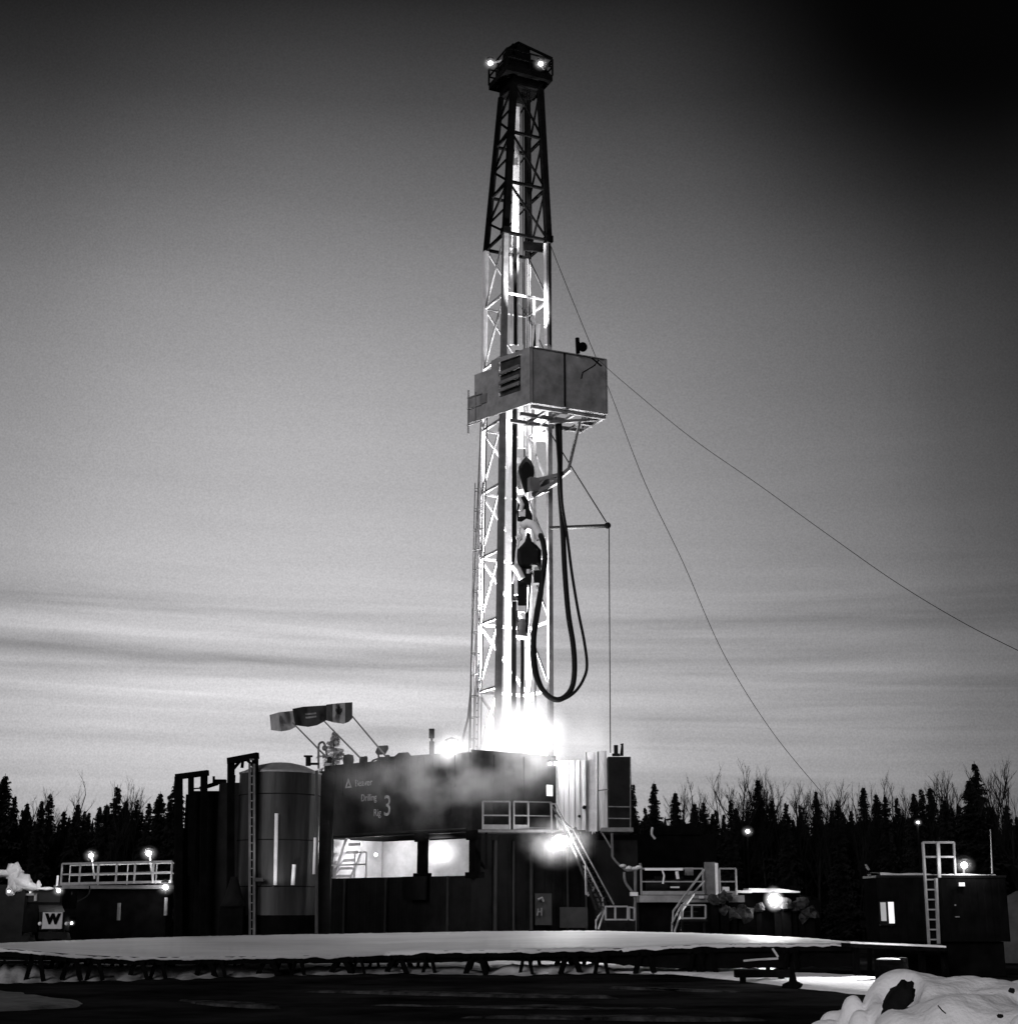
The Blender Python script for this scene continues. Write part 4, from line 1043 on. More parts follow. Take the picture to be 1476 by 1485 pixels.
m.build('snow', SNOWD, pipes)
m = MB(); m.box(P(919, 1297, 61), (.3, .3, .14)); m.build('lit_box', LITE, pipes)
# flat skid and clutter to the right of it
sk2 = thing('mud_tank', 'low dark tank with a snow covered roof lit by a lamp', 'tank', PG(1110, 62, 0))
m = MB(); m.box(PG(1113, 63.4, (Z(1294, 62))/2), (2.4, 1.0, Z(1294, 62)), 0); m.box(PG(1100, 64.5, 1.1), (4.8, 1.5, 2.2)); m.build('tank', BLACK, sk2)
m = MB(); m.beam(P(1069, 1293.5, 61.6), P(1090, 1293.5, 61.6), .1); m.prism([P(x, y, 61.6) for x, y in ((1084, 1292), (1086, 1288.5), (1130, 1289), (1160, 1293), (1160, 1295), (1084, 1294))], (0, 0, 0), (0, 1.4, 0)); m.build('snowy_roof', SNOWD, sk2)
lamp('work_lamp', 'bright work lamp under the snowy roof of the low tank', 1122, 1305, 61.2, .22, 200, P(1122, 1294, 61.6), lamp_glow=False)
light('SPOT', 'lamp_light', P(1112, 1303, 60.6), 3600, sk2, .2, 130, PG(1080, 49, .9))
CLUT = mat('snow_dusted_junk', .035, .9, 0, .9, 3.5, .8, 9, spec=.1)
jt = [(1036, 1305, .25), (1050, 1302, .3), (1046, 1318, .28), (1062, 1326, .3), (1078, 1325, .35), (1100, 1316, .2), (1140, 1312, .3), (1150, 1316, .25), (1160, 1309, .25), (1172, 1324, .4), (1128, 1314, .28)]
for i, (px, py, r) in enumerate(jt):
    c = P(px, py, 60.3+.15*i); m = MB(); m.ball((0, 0, 0), r, 6, (1, .8, .8)); m.smooth.clear(); m.v = [v*(1+.9*noise.noise(v*5+Vector((i, 0, 0))))+c for v in m.v]
    m.box((c.x, c.y+.15, c.z/2-.05), (r*1.1, r*.8, c.z-.1))
    m.m = [0]*len(m.m)
    nb = 6
    for k in range(len(m.m)-6, len(m.m)): m.m[k] = 1
    o = m.build('equipment_pile', [CLUT, BLACK], origin=(c.x, c.y, 0))
    tag(o, 'snow dusted piece of yard equipment standing near the low tank', 'equipment', 'snow dusted equipment around the low tank')

# flood lamps
fl = lamp('flood_lamp', 'glaring flood lamp at the left foot of the mast', 655, 1085, 61.0, .3, 260, P(655, 1096, 61.5), lamp_glow=False)
fl2 = lamp('flood_lamp', 'glaring flood lamp under the upper stair landing', 811, 1222, 58.6, .3, 260, P(811, 1206, 59.3), lamp_glow=False)
light('SPOT', 'lamp_light', P(817, 1224, 58.2), 900, fl2, .25, 120, PG(1290, 44, .9))
g2 = lamp('wall_lamp', 'left of the two small round lamps on the rig house wall by the wind wall', 797, 1108, 61.9, .11, 12, None, 'small lamps on the rig house wall')
g3 = lamp('wall_lamp', 'right of the two small round lamps on the rig house wall by the wind wall', 806, 1108, 62.1, .11, 170, None, 'small lamps on the rig house wall')
# strong lamps on the rig floor aiming up the mast
mc = (CB[0]+CB[2])/2
for k, (a, b) in enumerate(((.25, .8), (1.9, 1.5), (1.2, .2))):
    base = CB[0]+RD*a+BD*b+Vector((0, 0, .5))
    t = thing('floor_flood_lamp', ['lamp on the rig floor aimed up the mast, left', 'lamp on the rig floor aimed up the mast, right', 'lamp on the rig floor aimed up the mast, middle'][k]+' inside the glare', 'lamp', base, 'lamps on the rig floor inside the glare')
    m = MB(); m.lathe(base, [(.001, -.4), (.12, -.38), (.1, -.2), (.2, 0), (.22, .12), (.16, .13)], 14); m.build('housing', DARK, t)
    m = MB(); m.lathe(base, [(.001, .10), (.15, .10)], 14); m.build('lens', BULB, t)
    tg = mc+(CT[2]-CB[2]).normalized()*20+RD*((-.5, .6, 0)[k])
    light('SPOT', 'lamp_light', base+Vector((0, 0, .2)), (46000, 46000, 18000)[k], t, .2, 50, tg)
# floor-level lamp that lights the wind wall and steam
base = P(790, 1096, 63.4); t = thing('floor_flood_lamp', 'lamp on the rig floor beside the white wind wall', 'lamp', base, 'lamps on the rig floor inside the glare')
m = MB(); m.ball(base, .2, 8); m.build('lens', BULB, t); m = MB(); m.lathe(base, [(.12, -.1), (.1, -.3), (.05, -.32), (.05, -.7)], 12); m.build('housing', DARK, t)
light('POINT', 'lamp_light', base+Vector((.2, 0, .5)), 170, t, .2)

# ------------------------------------------------------------------ silo and left structures
YS = 56.
sc_ = PG(404.5, YS, 5); sc_.z = 0
silo = thing('steel_silo', 'tall cylindrical steel silo with a shallow domed lid', 'silo', sc_)
sc_ = sc_.copy(); rs = 1.47; zs = Z(1120, YS-1)
m = MB(); m.lathe(sc_, [(rs, 1.6), (rs, zs)], 56); m.build('shell', TANK, silo)
m = MB(); m.lathe(sc_, [(rs+.01, zs-.02), (rs+.03, zs+.04), (rs*.9, zs+.1), (rs*.6, zs+.3), (rs*.3, zs+.4), (.001, zs+.42)], 56); m.build('dome', mat('frosty_tank_lid', .3, .5, .2, .3, 2), silo)
m = MB(); m.lathe(sc_, [(rs*1.01, -.02), (rs*1.01, 1.62)], 40); m.build('skirt', BLACK, silo)
m = MB()
for z_ in (2.6, 4.2, 5.8): m.lathe(sc_, [(rs+.0, z_-.02), (rs+.008, z_-.01), (rs+.008, z_+.01), (rs, z_+.02)], 56)
m.build('hoop', DARK, silo)
m = MB()
for px in (362, 368.5): m.beam(PG(px, 54.3, -.02), P(px, 1108, 54.3), .07)
for k in range(24): z_ = .3+k*.29; m.beam(PG(362, 54.3, z_), PG(368.5, 54.3, z_), .035)
m.build('ladder', GREY, silo)
for px, y0_, y1_, w_ in ((400, 1180, 1284, .07), (425.5, 1254, 1284, .07), (456, 1215, 1268, .05)):
    m = MB(); m.tube([P(px+1, y0_, 54.45), P(px-1, y1_, 54.45)], w_, 8); m.build('glint_pipe', LITE, silo)  # white colour stands in for lamp reflections
m = MB(); m.tube([P(459, 1118, 55.2), P(459, 1358, 55.2)], .06, 8); m.box(P(376, 1276, 54.3), (.3, .2, .12)); m.build('drain_pipe', mat('dull_pipe', .05), silo)
lt = light('SPOT', 'lamp_light', P(400, 1300, 52.4), 110, silo, .1, 60, P(410, 1230, 54.5))  # unseen spot added to brighten the silo pipes
# gantries and dark boxes
gt = thing('hoist_gantry', 'dark hoist gantry frame left of the steel silo', 'gantry', PG(350, 55, 0))
m = MB(); m.beam(PG(334, 55, -.02), P(335, 1103, 55), .22); m.beam(PG(366, 54.6, -.02), P(370, 1098, 54.6), .2); m.beam(P(331, 1104, 55), P(374, 1096, 54.6), .2, .22)
m.beam(P(338, 1116, 55), P(348, 1104, 55), .1); m.beam(P(366, 1110, 54.7), P(358, 1102, 54.7), .1); m.build('frame', BLACK, gt)
m = MB(); m.tube([P(352, 1103, 54.8), P(351, 1114, 54.8)], .06, 6); m.build('hook', BLACK, gt)
gt2 = thing('hoist_gantry', 'dark square gantry frame at the left end of the dark tank row', 'gantry', PG(278, 57, 0))
m = MB(); m.beam(PG(258, 57, -.02), P(259, 1126, 57), .26); m.beam(PG(293, 56.8, -.02), P(296, 1122, 56.8), .22); m.beam(P(255, 1127, 57), P(302, 1121, 56.8), .2, .2)
for px in (275, 279): m.beam(PG(px, 56.9, 3), P(px, 1126, 56.9), .1)
m.beam(P(281, 1144, 56.9), P(295, 1143, 56.9), .05); m.build('frame', BLACK, gt2)
tk = thing('tank_row', 'row of tall dark tanks between the two gantries', 'tank', PG(310, 58, 0))
for x0, x1, yt in ((256, 275, 1152), (264, 318, 1147), (305, 345, 1135), (335, 362, 1128)):
    m = MB(); a = PG(x0, 57.3, 0); b = PG(x1, 57.3, 0); zt_ = Z(yt, 57.3); m.box(((a.x+b.x)/2, 58.4+(x0 % 7)*.02, zt_/2), (b.x-a.x, 2.2, zt_)); m.build('tank', DARK if x0 % 2 else BLACK, tk)
m = MB(); m.tube([P(310, 1138, 57.6), P(310, 1126, 57.6)], .05, 6); m.box(P(320, 1134, 57.6), (.4, .3, .16)); m.box(P(338, 1132, 57.6), (.14, .2, .4)); m.beam(P(290, 1144, 57.4), P(316, 1136, 57.4), .14); m.build('roof_fitting', BLACK, tk)
dp = thing('dark_column', 'dark column tank filling the gap between the steel silo and the rig house', 'tank', PG(462, 62, 0))
m = MB(); m.lathe(PG(462, 62, 0), [(.42, -.02), (.42, Z(1122, 62)), (.2, Z(1119, 62)), (.001, Z(1119, 62))], 20); m.build('shell', DARK, dp)
cn2 = thing('hopper', 'dull grey cone hopper at the foot of the dark tanks', 'hopper', PG(338, 54.2, 0))
m = MB(); c = PG(338, 54.2, Z(1315, 54.2)); m.lathe(c, [(.001, 1.0), (.12, 1.0), (.3, .35), (.45, 0), (.001, 0)], 20); m.build('cone', DARK, cn2)
m = MB(); m.box((c.x, c.y, c.z/2), (.8, .6, c.z)); m.build('base', BLACK, cn2)

# left railed platform
lp = thing('railed_platform', 'long raised platform with pale handrails at the left', 'platform', PG(168, 64, 0))
Yl = 63.; zl2 = Z(1284, Yl)
m = MB(); railing(m, [PG(88, Yl, zl2), PG(248, Yl-.6, zl2+.08)], h=Z(1253, Yl)-zl2, post=.78, w_=.07, kick=.1); m.build('handrail', RAIL, lp)
m = MB(); railing(m, [PG(100, Yl+1.4, zl2), PG(268, Yl+1.2, zl2+.1)], h=Z(1254, Yl)-zl2, post=1.3, w_=.045, kick=0); m.build('handrail', RAIL, lp)
m = MB(); m.box(PG(168, Yl+.7, zl2-.07), (4.6, 1.6, .14)); m.build('deck', GREY, lp)
m = MB(); m.box(PG(168, Yl+.9, (zl2-.16)/2), (4.3, 1.2, zl2-.16)); m.build('tank', BLACK, lp)
for px, y0_, y1_ in ((173, 1310, 1335), (241, 1302, 1328)):
    m = MB(); m.tube([P(px, y0_, Yl-.3), P(px-1, y1_, Yl-.3)], .07, 8); m.build('lit_pipe', GREY, lp)
for (px, py, pw, r, lab) in ((132, 1241, 100, .17, 'left round lamp above the long pale handrails'), (216, 1238, 130, .2, 'right round lamp above the long pale handrails')):
    lamp('deck_lamp', lab, px, py, Yl+.3, r, pw, P(px+5, 1275, Yl+.4), 'lamps on the long raised platform', mname='post')
lamp('deck_lamp', 'lamp glowing under the right end of the long pale handrails', 240, 1287, Yl-.5, .2, 60, P(240, 1296, Yl))
m = MB(); m.tube(spline([(130, 1285), (128, 1298), (112, 1308), (95, 1310)], [62]*4), .03, 6); tag(m.build('cable', RUBBER), 'cable sagging from the left platform towards the truck', 'cable')

# truck
tk2 = thing('truck', 'dark truck facing the camera with a pale quilted winter front', 'truck', PG(70, 57, 0))
def bx(m, x0, x1, y0_, y1_, Y, dep, z0_=None):
    a = P(x0, y1_, Y); b = P(x1, y0_, Y); zz = a.z if z0_ is None else z0_
    m.box(((a.x+b.x)/2, Y+dep/2, (zz+b.z)/2), (b.x-a.x, dep, b.z-zz)); return m
m = MB(); bx(m, 33, 91, 1290, 1318, 57.8, 2.0); m.build('cab', BLACK, tk2)
m = MB(); bx(m, 36, 88, 1293, 1309, 57.74, .04); m.build('windscreen', GLASSD, tk2)
m = MB(); m.add([P(56, 1313, 57.5), P(90, 1313, 57.5), P(94, 1323, 56.3), P(57, 1323, 56.3), P(56, 1348, 57.5), P(90, 1348, 57.5), P(94, 1349, 56.3), P(57, 1349, 56.3)], [(0, 3, 2, 1), (3, 7, 6, 2), (0, 4, 7, 3), (1, 2, 6, 5)]); m.build('hood', DARK, tk2)
m = MB(); bx(m, 60.5, 91, 1323.5, 1347.5, 56.2, .08); wfo = m.build('winter_front', mat('pale_quilted_cover', .5, .8, 0, .12, 4), tk2)
cu = bpy.data.curves.new('t', 'FONT'); cu.body = 'W'; cu.size = .46; cu.extrude = .004; cu.align_x = 'CENTER'; cu.offset = .035
to = bpy.data.objects.new('t', cu); col.objects.link(to); bpy.context.view_layer.update()
me = bpy.data.meshes.new_from_object(to.evaluated_get(bpy.context.evaluated_depsgraph_get())); bpy.data.objects.remove(to); me.materials.clear(); me.materials.append(BLACK)
o = bpy.data.objects.new('lettering', me); col.objects.link(o); o.parent = wfo; o.location = P(76, 1339.5, 56.18)-WL[tk2.name]; o.rotation_euler = (math.pi/2, 0, 0)
m = MB(); bx(m, 55, 96, 1352, 1362, 56.1, .2); m.build('bumper', DARK, tk2)
for px in (58, 96.5):
    m = MB(); m.ball(P(px, 1340, 56.3), .07, 6); m.build('headlight', LITE, tk2)
for px in (40, 92):
    m = MB(); c = PG(px, 57, .5); m.tube([c-Vector((.14, 0, 0)), c+Vector((.14, 0, 0))], .5, 20); wl = m.build('wheel', RUBBER, tk2)
for a_ in ((32, 56, 1318, 1352, 57, 1.4), (91, 100, 1330, 1350, 57, 1)):
    m = MB(); bx(m, *a_); m.build('fender', BLACK, tk2)
m = MB(); bx(m, 36, 52, 1296, 1299, 57.6, .1); bx(m, 49, 53, 1296, 1307, 57.6, .1); m.build('mirror', GREY, tk2)
m = MB(); m.beam(P(82, 1289, 58), P(84, 1270, 58), .07); m.build('exhaust', LITE, tk2)
lamp('marker_lamp', 'small glowing lamp by the roof corner of the truck', 85, 1292, 57.2, .13, 25, None)
lamp('marker_lamp', 'tiny lamp between the truck and the long platform', 100, 1296, 59, .07, 4, None)
lamp('marker_lamp', 'tiny low lamp beside the right fender of the truck', 104, 1339, 57, .07, 15, None)
lamp('marker_lamp', 'small lamp at the far left edge beside the snowy machine', 13, 1293, 56.6, .07, 6, None)
sm = thing('snowy_machine', 'machine heaped with bright snow at the far left edge', 'machine', PG(20, 58, 0))
m = MB(); m.box(PG(8, 58.5, 1.35), (1.9, 2, 2.7)); m.box(PG(30, 59.5, 1.4), (2.2, 1, 2.4)); m.build('body', DARK, sm)
m = MB()
for px, py, r, sq in ((8, 1266, .28, (2, 1, .5)), (20, 1264, .3, (1, 1, 1)), (22, 1278, .35, (.7, 1, 1.3)), (32, 1280, .32, (1.1, 1, 1)), (40, 1285, .2, (1.6, 1, .8)), (17, 1290, .2, (.8, 1, 1.6)), (55, 1284, .1, (1, 1, 1.8)), (66, 1289, .1, (3, 1, .6))):
    k0 = len(m.v); c = P(px, py, 57.6); m.ball((0, 0, 0), r, 8, sq)
    for q in range(k0, len(m.v)): m.v[q] = m.v[q]*(1+.5*noise.noise(m.v[q]*5+Vector((px, 0, 0))))+c
m.build('snow_heap', SNOWD, sm)
light('SPOT', 'lamp_light', P(40, 1270, 54.5)+Vector((0, 0, 1.5)), 260, sm, .2, 60, P(25, 1280, 57.6))

# ------------------------------------------------------------------ right cabin
YC = 44.
cab = thing('site_cabin', 'dark site cabin on skids with a lit window and a roof ladder', 'cabin', PG(1370, YC, 0))
xa = PG(1274, YC, 1.5).x; xb = PG(1463, YC, 1.5).x; zr = Z(1273, YC); zf = Z(1366, YC)
m = MB(); m.wall((xa, YC, 0), (xb, YC, 0), zf, zr, .1, .008, .4); m.box(((xa+xb)/2, YC+.85, (zf+zr)/2), (xb-xa, 1.5, zr-zf-.02)); m.build('body', BLACK, cab)
m = MB(); m.box(((xa+xb)/2, YC+.8, zr+.03), (xb-xa+.02, 1.7, .06)); m.build('roof', DARK, cab)
m = MB(); vs = []; n = 60
for i in range(n+1):
    x = xa+.1+(xb-xa-.4)*i/n; hh = max(.015, .07+.08*noise.noise(Vector((x*1.3, 0, 9))))
    if i > 26: hh *= .5
    vs += [(x, YC-.1, zr+.065), (x, YC-.08, zr+.065+hh*.8), (x, YC+.6, zr+.065+hh), (x, YC+1.5, zr+.065+hh)]
m.add(vs, [(i*4+j, (i+1)*4+j, (i+1)*4+j+1, i*4+j+1) for i in range(n) for j in range(3)], True); m.build('roof_snow', SNOWD, cab)
m = MB(); bx(m, 1276.5, 1296.5, 1307, 1341, YC-.06, .05); wf = m.build('window_frame', DARK, cab)
m = MB(); bx(m, 1287, 1295.5, 1308.5, 1339.5, YC-.09, .03); m.build('pane', PANE, wf)
m = MB(); bx(m, 1278, 1286.5, 1309, 1336, YC-.09, .03); m.build('blind', PANE2, wf)
m = MB(); bx(m, 1286.4, 1287.2, 1307, 1341, YC-.12, .03); bx(m, 1276, 1297, 1340.5, 1342.5, YC-.14, .1); m.build('sill', DARK, wf)
m = MB(); m.box(((xa+xb)/2, YC+.8, zf/2), (xb-xa-.3, 1.3, zf-.02)); m.build('skid', BLACK, cab)
m = MB()
m.beam(P(1338, 1222, YC-.15), P(1347, 1370, YC-.15), .06); m.beam(P(1357, 1274, YC-.15), P(1361, 1369, YC-.15), .07)
for k in range(8): py = 1276+k*14.5; m.beam(P(1341+k*.9, py, YC-.15), P(1357+k*.7, py, YC-.15), .04)
m.build('ladder', RAIL, cab)
m = MB(); m.beam(P(1338, 1222, YC-.15), P(1383, 1222, YC-.1), .06); m.beam(P(1339, 1243, YC-.15), P(1384, 1243, YC-.1), .05); m.beam(P(1360, 1222, YC-.15), P(1362, 1273, YC-.15), .1, .04); m.beam(P(1383, 1222, YC-.1), P(1385, 1268, YC-.1), .05)
m.build('roof_railing', RAIL, cab)
m = MB(); m.box(P(1394, 1283, YC-.1), (.16, .1, .1)); m.build('wall_plate', LITE, cab)
m = MB(); m.box(P(1388, 1330, YC-.08), (.12, .06, .03)); m.box(P(1385, 1313, YC-.08), (.04, .04, .04)); m.build('door_handle', GREY, cab)
lamp('roof_lamp', 'bright lamp on the roof of the dark cabin', 1398, 1255, YC-.25, .17, 50, P(1398, 1271, YC), mname='post')
light('SPOT', 'lamp_light', P(1398, 1255, YC-.8), 3800, cab, .15, 60, PG(1170, 38.5, 0))
an = thing('antenna', 'thin whip antenna on the cabin roof', 'antenna', P(1438, 1271, YC+.3))
m = MB(); m.tube([P(1439, 1272, YC+.3), P(1436, 1203, YC+.3)], .028, 6, r2=.012); m.build('whip', RAIL, an)
m = MB(); m.lathe(P(1439, 1271, YC+.3), [(.08, -.05), (.08, .03), (.03, .08)], 10); m.build('base', DARK, an)
ar = thing('loader_arm', 'small dark arm with a shiny tip left of the cabin roof', 'arm', PG(1260, 46, 0))
m = MB(); m.beam(PG(1261, 46, -.02), P(1261, 1270, 46), .1); m.box(PG(1258, 46, 1.4), (.4, .3, .2)); m.build('post', BLACK, ar)
m = MB(); m.beam(P(1260, 1262, 46), P(1255, 1254, 46), .05); m.tube([P(1260, 1268, 46), P(1261, 1272, 46)], .05, 6); m.build('tip', GREY, ar)
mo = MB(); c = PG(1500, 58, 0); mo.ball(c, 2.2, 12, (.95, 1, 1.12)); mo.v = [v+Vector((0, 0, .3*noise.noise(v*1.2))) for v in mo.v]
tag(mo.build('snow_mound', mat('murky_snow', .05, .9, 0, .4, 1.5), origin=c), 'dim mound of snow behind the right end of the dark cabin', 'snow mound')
# far lamps on poles; the right one is added for a light streak
for px, py, Y, r, lab in ((1084, 1206, 90, .2, 'far yard lamp on a pole against the dark trees, between platform and cabin'), (1331, 1193, 80, .12, 'added pole lamp standing in for a streak of light, above the cabin')):
    t = lamp('yard_lamp', lab, px, py, Y, r, 20, None, 'far yard lamps')
    m = MB(); c = P(px, py, Y); m.tube([(c.x, c.y+.1, -.02), (c.x, c.y+.1, c.z)], .07, 8); m.build('pole', BLACK, t)
# dark machinery behind, right of dog house
bk = thing('mud_pump_house', 'dark low shed half hidden behind the narrow box room', 'shed', PG(960, 72, 0))
m = MB(); m.box(PG(950, 74, 2.6), (5.5, 3, 5.2)); a = PG(935, 72.4, 5.2); m.prism([a, a+Vector((2.6, 0, 0)), a+Vector((2.3, 0, .55)), a+Vector((.3, 0, .35))], (0, 0, 0), (0, 3, 0)); m.build('body', BLACK, bk)
lpi = MB(); lpi.tube(spline([(946, 1200), (945, 1210), (950, 1217)], [70]*3), .06, 6); lpi.build('pale_hose', LITE, bk)

# ------------------------------------------------------------------ flags
def flag(px_tl, px_tr, top, bot, Y, mats, bands, lab, name='flag'):
    """top/bot: lists of (px,py) outlines left to right"""
    t = thing(name, lab, 'flag', P(px_tr, bot[-1][1], Y), 'flags flying from the rig house roof')
    n, mm = 36, 12
    def ed(tab, u):
        x = tab[0][0]+(tab[-1][0]-tab[0][0])*u; return x, interp(tab, x)
    def pt(u, v, off=0.):
        a = ed(top, u); b = ed(bot, u); px = a[0]+(b[0]-a[0])*v; py = a[1]+(b[1]-a[1])*v
        return P(px, py, Y+.22*math.sin(u*7+v*1.3+px_tl*.1)+.07*math.sin(u*17-v*2)-off)
    m = MB(); vs = [pt(i/n, j/mm) for i in range(n+1) for j in range(mm+1)]
    m.add(vs, [], True)
    for i in range(n):
        for j in range(mm):
            u = (i+.5)/n; m.mi = bands(u, (j+.5)/mm)
            o_ = 0; m.smooth.add(len(m.f)); m.f.append([i*(mm+1)+j, (i+1)*(mm+1)+j, (i+1)*(mm+1)+j+1, i*(mm+1)+j+1]); m.m.append(m.mi)
    m.build('cloth', mats, t)
    return t, pt
f3, pt3 = flag(473, 511, [(473, 1022), (490, 1020), (511, 1018.5)], [(473, 1045), (484, 1048), (498, 1050), (506, 1047), (511, 1042)], 62, [FLAGM, FLAGL], lambda u, v: 1 if .25 < u < .72 else 0, 'flag with a maple leaf between two dark bands, the rightmost of three')
leaf = [(0, 1), (.12, .72), (.28, .78), (.22, .38), (.42, .6), (.47, .5), (.72, .55), (.62, .3), (.75, .22), (.32, -.18), (.38, -.36), (.05, -.3), (.05, -.75),
        (-.05, -.75), (-.05, -.3), (-.38, -.36), (-.32, -.18), (-.75, .22), (-.62, .3), (-.72, .55), (-.47, .5), (-.42, .6), (-.22, .38), (-.28, .78), (-.12, .72)]
m = MB(); lv = [pt3(.485+x*.19, .45-y*.36, .02) for x, y in leaf]; cc_ = pt3(.485, .45, .02)
m.add([cc_]+lv, [(0, i+1, (i+1) % len(lv)+1) for i in range(len(lv))]); m.build('maple_leaf', FLAGM, f3)
f2, pt2 = flag(424, 473, [(424, 1028), (440, 1025), (473, 1023)], [(428, 1052), (447, 1054.5), (460, 1052), (473, 1045)], 62.3, [FLAGM, mat('flag_blue_cloth', .035, .9, 0, .3, 3), MID], lambda u, v: (2 if (.35 < u < .7 and (.32 < v < .42 or .5 < v < .56)) else 1), 'plain dark flag with faint lettering lines, the middle of three')
f1, pt1 = flag(391, 425, [(391, 1037), (405, 1033), (425, 1031)], [(393, 1059), (408, 1061), (420, 1059), (430, 1054)], 62.6, [FLAGL, FLAGM], lambda u, v: 0, 'pale flag with a small dark crest, the leftmost of three')
m = MB(); cr_ = [(0, 1), (.35, .7), (.5, .2), (.35, -.4), (.5, -.8), (0, -.65), (-.5, -.8), (-.35, -.4), (-.5, .2), (-.35, .7)]
lv = [pt1(.46+x*.16, .5-y*.33, .02) for x, y in cr_]; m.add([pt1(.46, .5, .02)]+lv, [(0, i+1, (i+1) % len(lv)+1) for i in range(len(lv))]); m.build('crest', MID, f1)
for i, (a, b, Y) in enumerate((((478, 1103), (424, 1048), 62.7), ((526, 1103), (466, 1042), 62.4), ((562, 1100), (505, 1032), 62.15))):
    t = thing('flagpole', 'slanting pole carrying the '+['leftmost pale flag', 'middle dark flag', 'rightmost maple leaf flag'][i], 'flagpole', P(*a, Y), 'flagpoles on the rig house roof')
    m = MB(); m.tube([P(*a, Y), P(*b, Y)], .045, 6, r2=.03); m.build('pole', GREY, t)
    m = MB(); m.lathe(P(*a, Y), [(.1, -.1), (.1, .1), (.05, .14)], 8); m.build('socket', DARK, t)

# ------------------------------------------------------------------ trees
def spruce_mesh(seed, h=11., r0=1.25, narrow=1., dens=1.):
    rnd = random.Random(seed); tr_ = MB(); tr_.tube([(0, 0, -.1), (0, 0, h*.5), (.0, 0, h)], .16, 6, r2=.01)
    m = MB(); z = .4; gap = 0
    while z < h*.99:
        t = z/h; rr = r0*1.5*narrow*((1-t)**.85)*(1+.16*math.sin(z*2.1+seed)+.1*math.sin(z*5.3+seed*2))+.04
        n = int((8+9*(1-t))*dens)
        for k in range(n):
            a = rnd.random()*6.283; L_ = rr*(.3+.75*rnd.random()**1.5+(.35 if rnd.random() < .08 else 0)); dr = -.1-.5*rnd.random()
            if t > .85: dr += .45
            d = Vector((math.cos(a), math.sin(a), 0)); s = Vector((-d.y, d.x, 0))
            prev = Vector((0, 0, z))
            segs = 5
            for q in range(segs):
                u0 = q/segs; u1 = (q+1)/segs
                p0 = Vector((0, 0, z))+d*L_*u0+Vector((0, 0, dr*L_*u0**1.3)); p1 = Vector((0, 0, z))+d*L_*u1+Vector((0, 0, dr*L_*u1**1.3))
                w0 = .26*L_*(1-u0*.6)+.07
                for sd in (-1, 1):
                    tip = p0.lerp(p1, .9)+s*sd*w0*(.7+.6*rnd.random())+Vector((0, 0, -.1-.12*rnd.random()))+d*.06
                    m.add([p0, p1+d*.03, tip], [(0, 1, 2)])
                if rnd.random() < .6:
                    m.add([p0, p1, p0.lerp(p1, .5)+Vector((0, 0, -.16-.15*rnd.random()))], [(0, 1, 2)])
        z += .085+.05*rnd.random()
    return m, tr_
def bare_mesh(seed, h=10.):
    rnd = random.Random(seed); m = MB(); tr_ = MB()
    def grow(p, d, l, r, lev, mb):
        pts = [p]; 
        for k in range(3):
            d = (d+Vector((rnd.uniform(-.15, .15), rnd.uniform(-.15, .15), .04))).normalized(); p = p+d*l/3; pts.append(p)
        mb.tube(pts, r, 4 if lev else 6, r2=r*.6, closed=False)
        if lev >= 4: return
        for k in range(5 if lev else 11):
            t = rnd.uniform(.25, 1) if lev else rnd.uniform(.35, 1.); q = pts[0].lerp(pts[-1], t)
            idx = min(2, int(t*3)); q = pts[idx].lerp(pts[idx+1], t*3-idx)
            nd = (d+Vector((rnd.uniform(-.6, .6), rnd.uniform(-.6, .6), rnd.uniform(.0, .6)))).normalized()
            grow(q, nd, l*rnd.uniform(.33, .52), r*.42, lev+1, m)
    grow(Vector((0, 0, -.1)), Vector((0, 0, 1)), h*.72, .1, 0, tr_)
    return m, tr_
protoS = []
for k in range(6):
    m, t_ = spruce_mesh(100+k, 11, 1.25, (1, .8, .65, 1.1, .75, .9)[k], (1, 1, .9, 1.1, .8, 1)[k])
    root = thing('spruce_tree', '', 'spruce', (0, 0, 0), 'spruces of the dark treeline')
    m.build('crown', NEEDLE, root); t_.build('trunk', BARK, root); protoS.append([root, False])
protoB = []
for k in range(4):
    m, t_ = bare_mesh(200+k)
    root = thing('bare_tree', '', 'bare tree', (0, 0, 0), 'leafless trees of the dark treeline')
    m.build('branches', BARK, root); t_.build('trunk', BARK, root); protoB.append([root, False])
rt = random.Random(5)
def plant(protos, k, px, topy, Y, lab, base_h, wid=1.):
    h = Z(topy, Y); s = h/base_h
    loc = PG(px, Y, h*.6); loc.z = 0
    pr = protos[k]
    o = pr[0] if not pr[1] else dup(pr[0]); pr[1] = True
    o.location = loc; o.rotation_euler = (0, 0, rt.random()*6.28); o.scale = (s*wid, s*wid, s); o['label'] = lab
    return o
LABL = 'dark spruce in the treeline left of the tanks'; LABR = 'dark spruce in the treeline right of the rig'
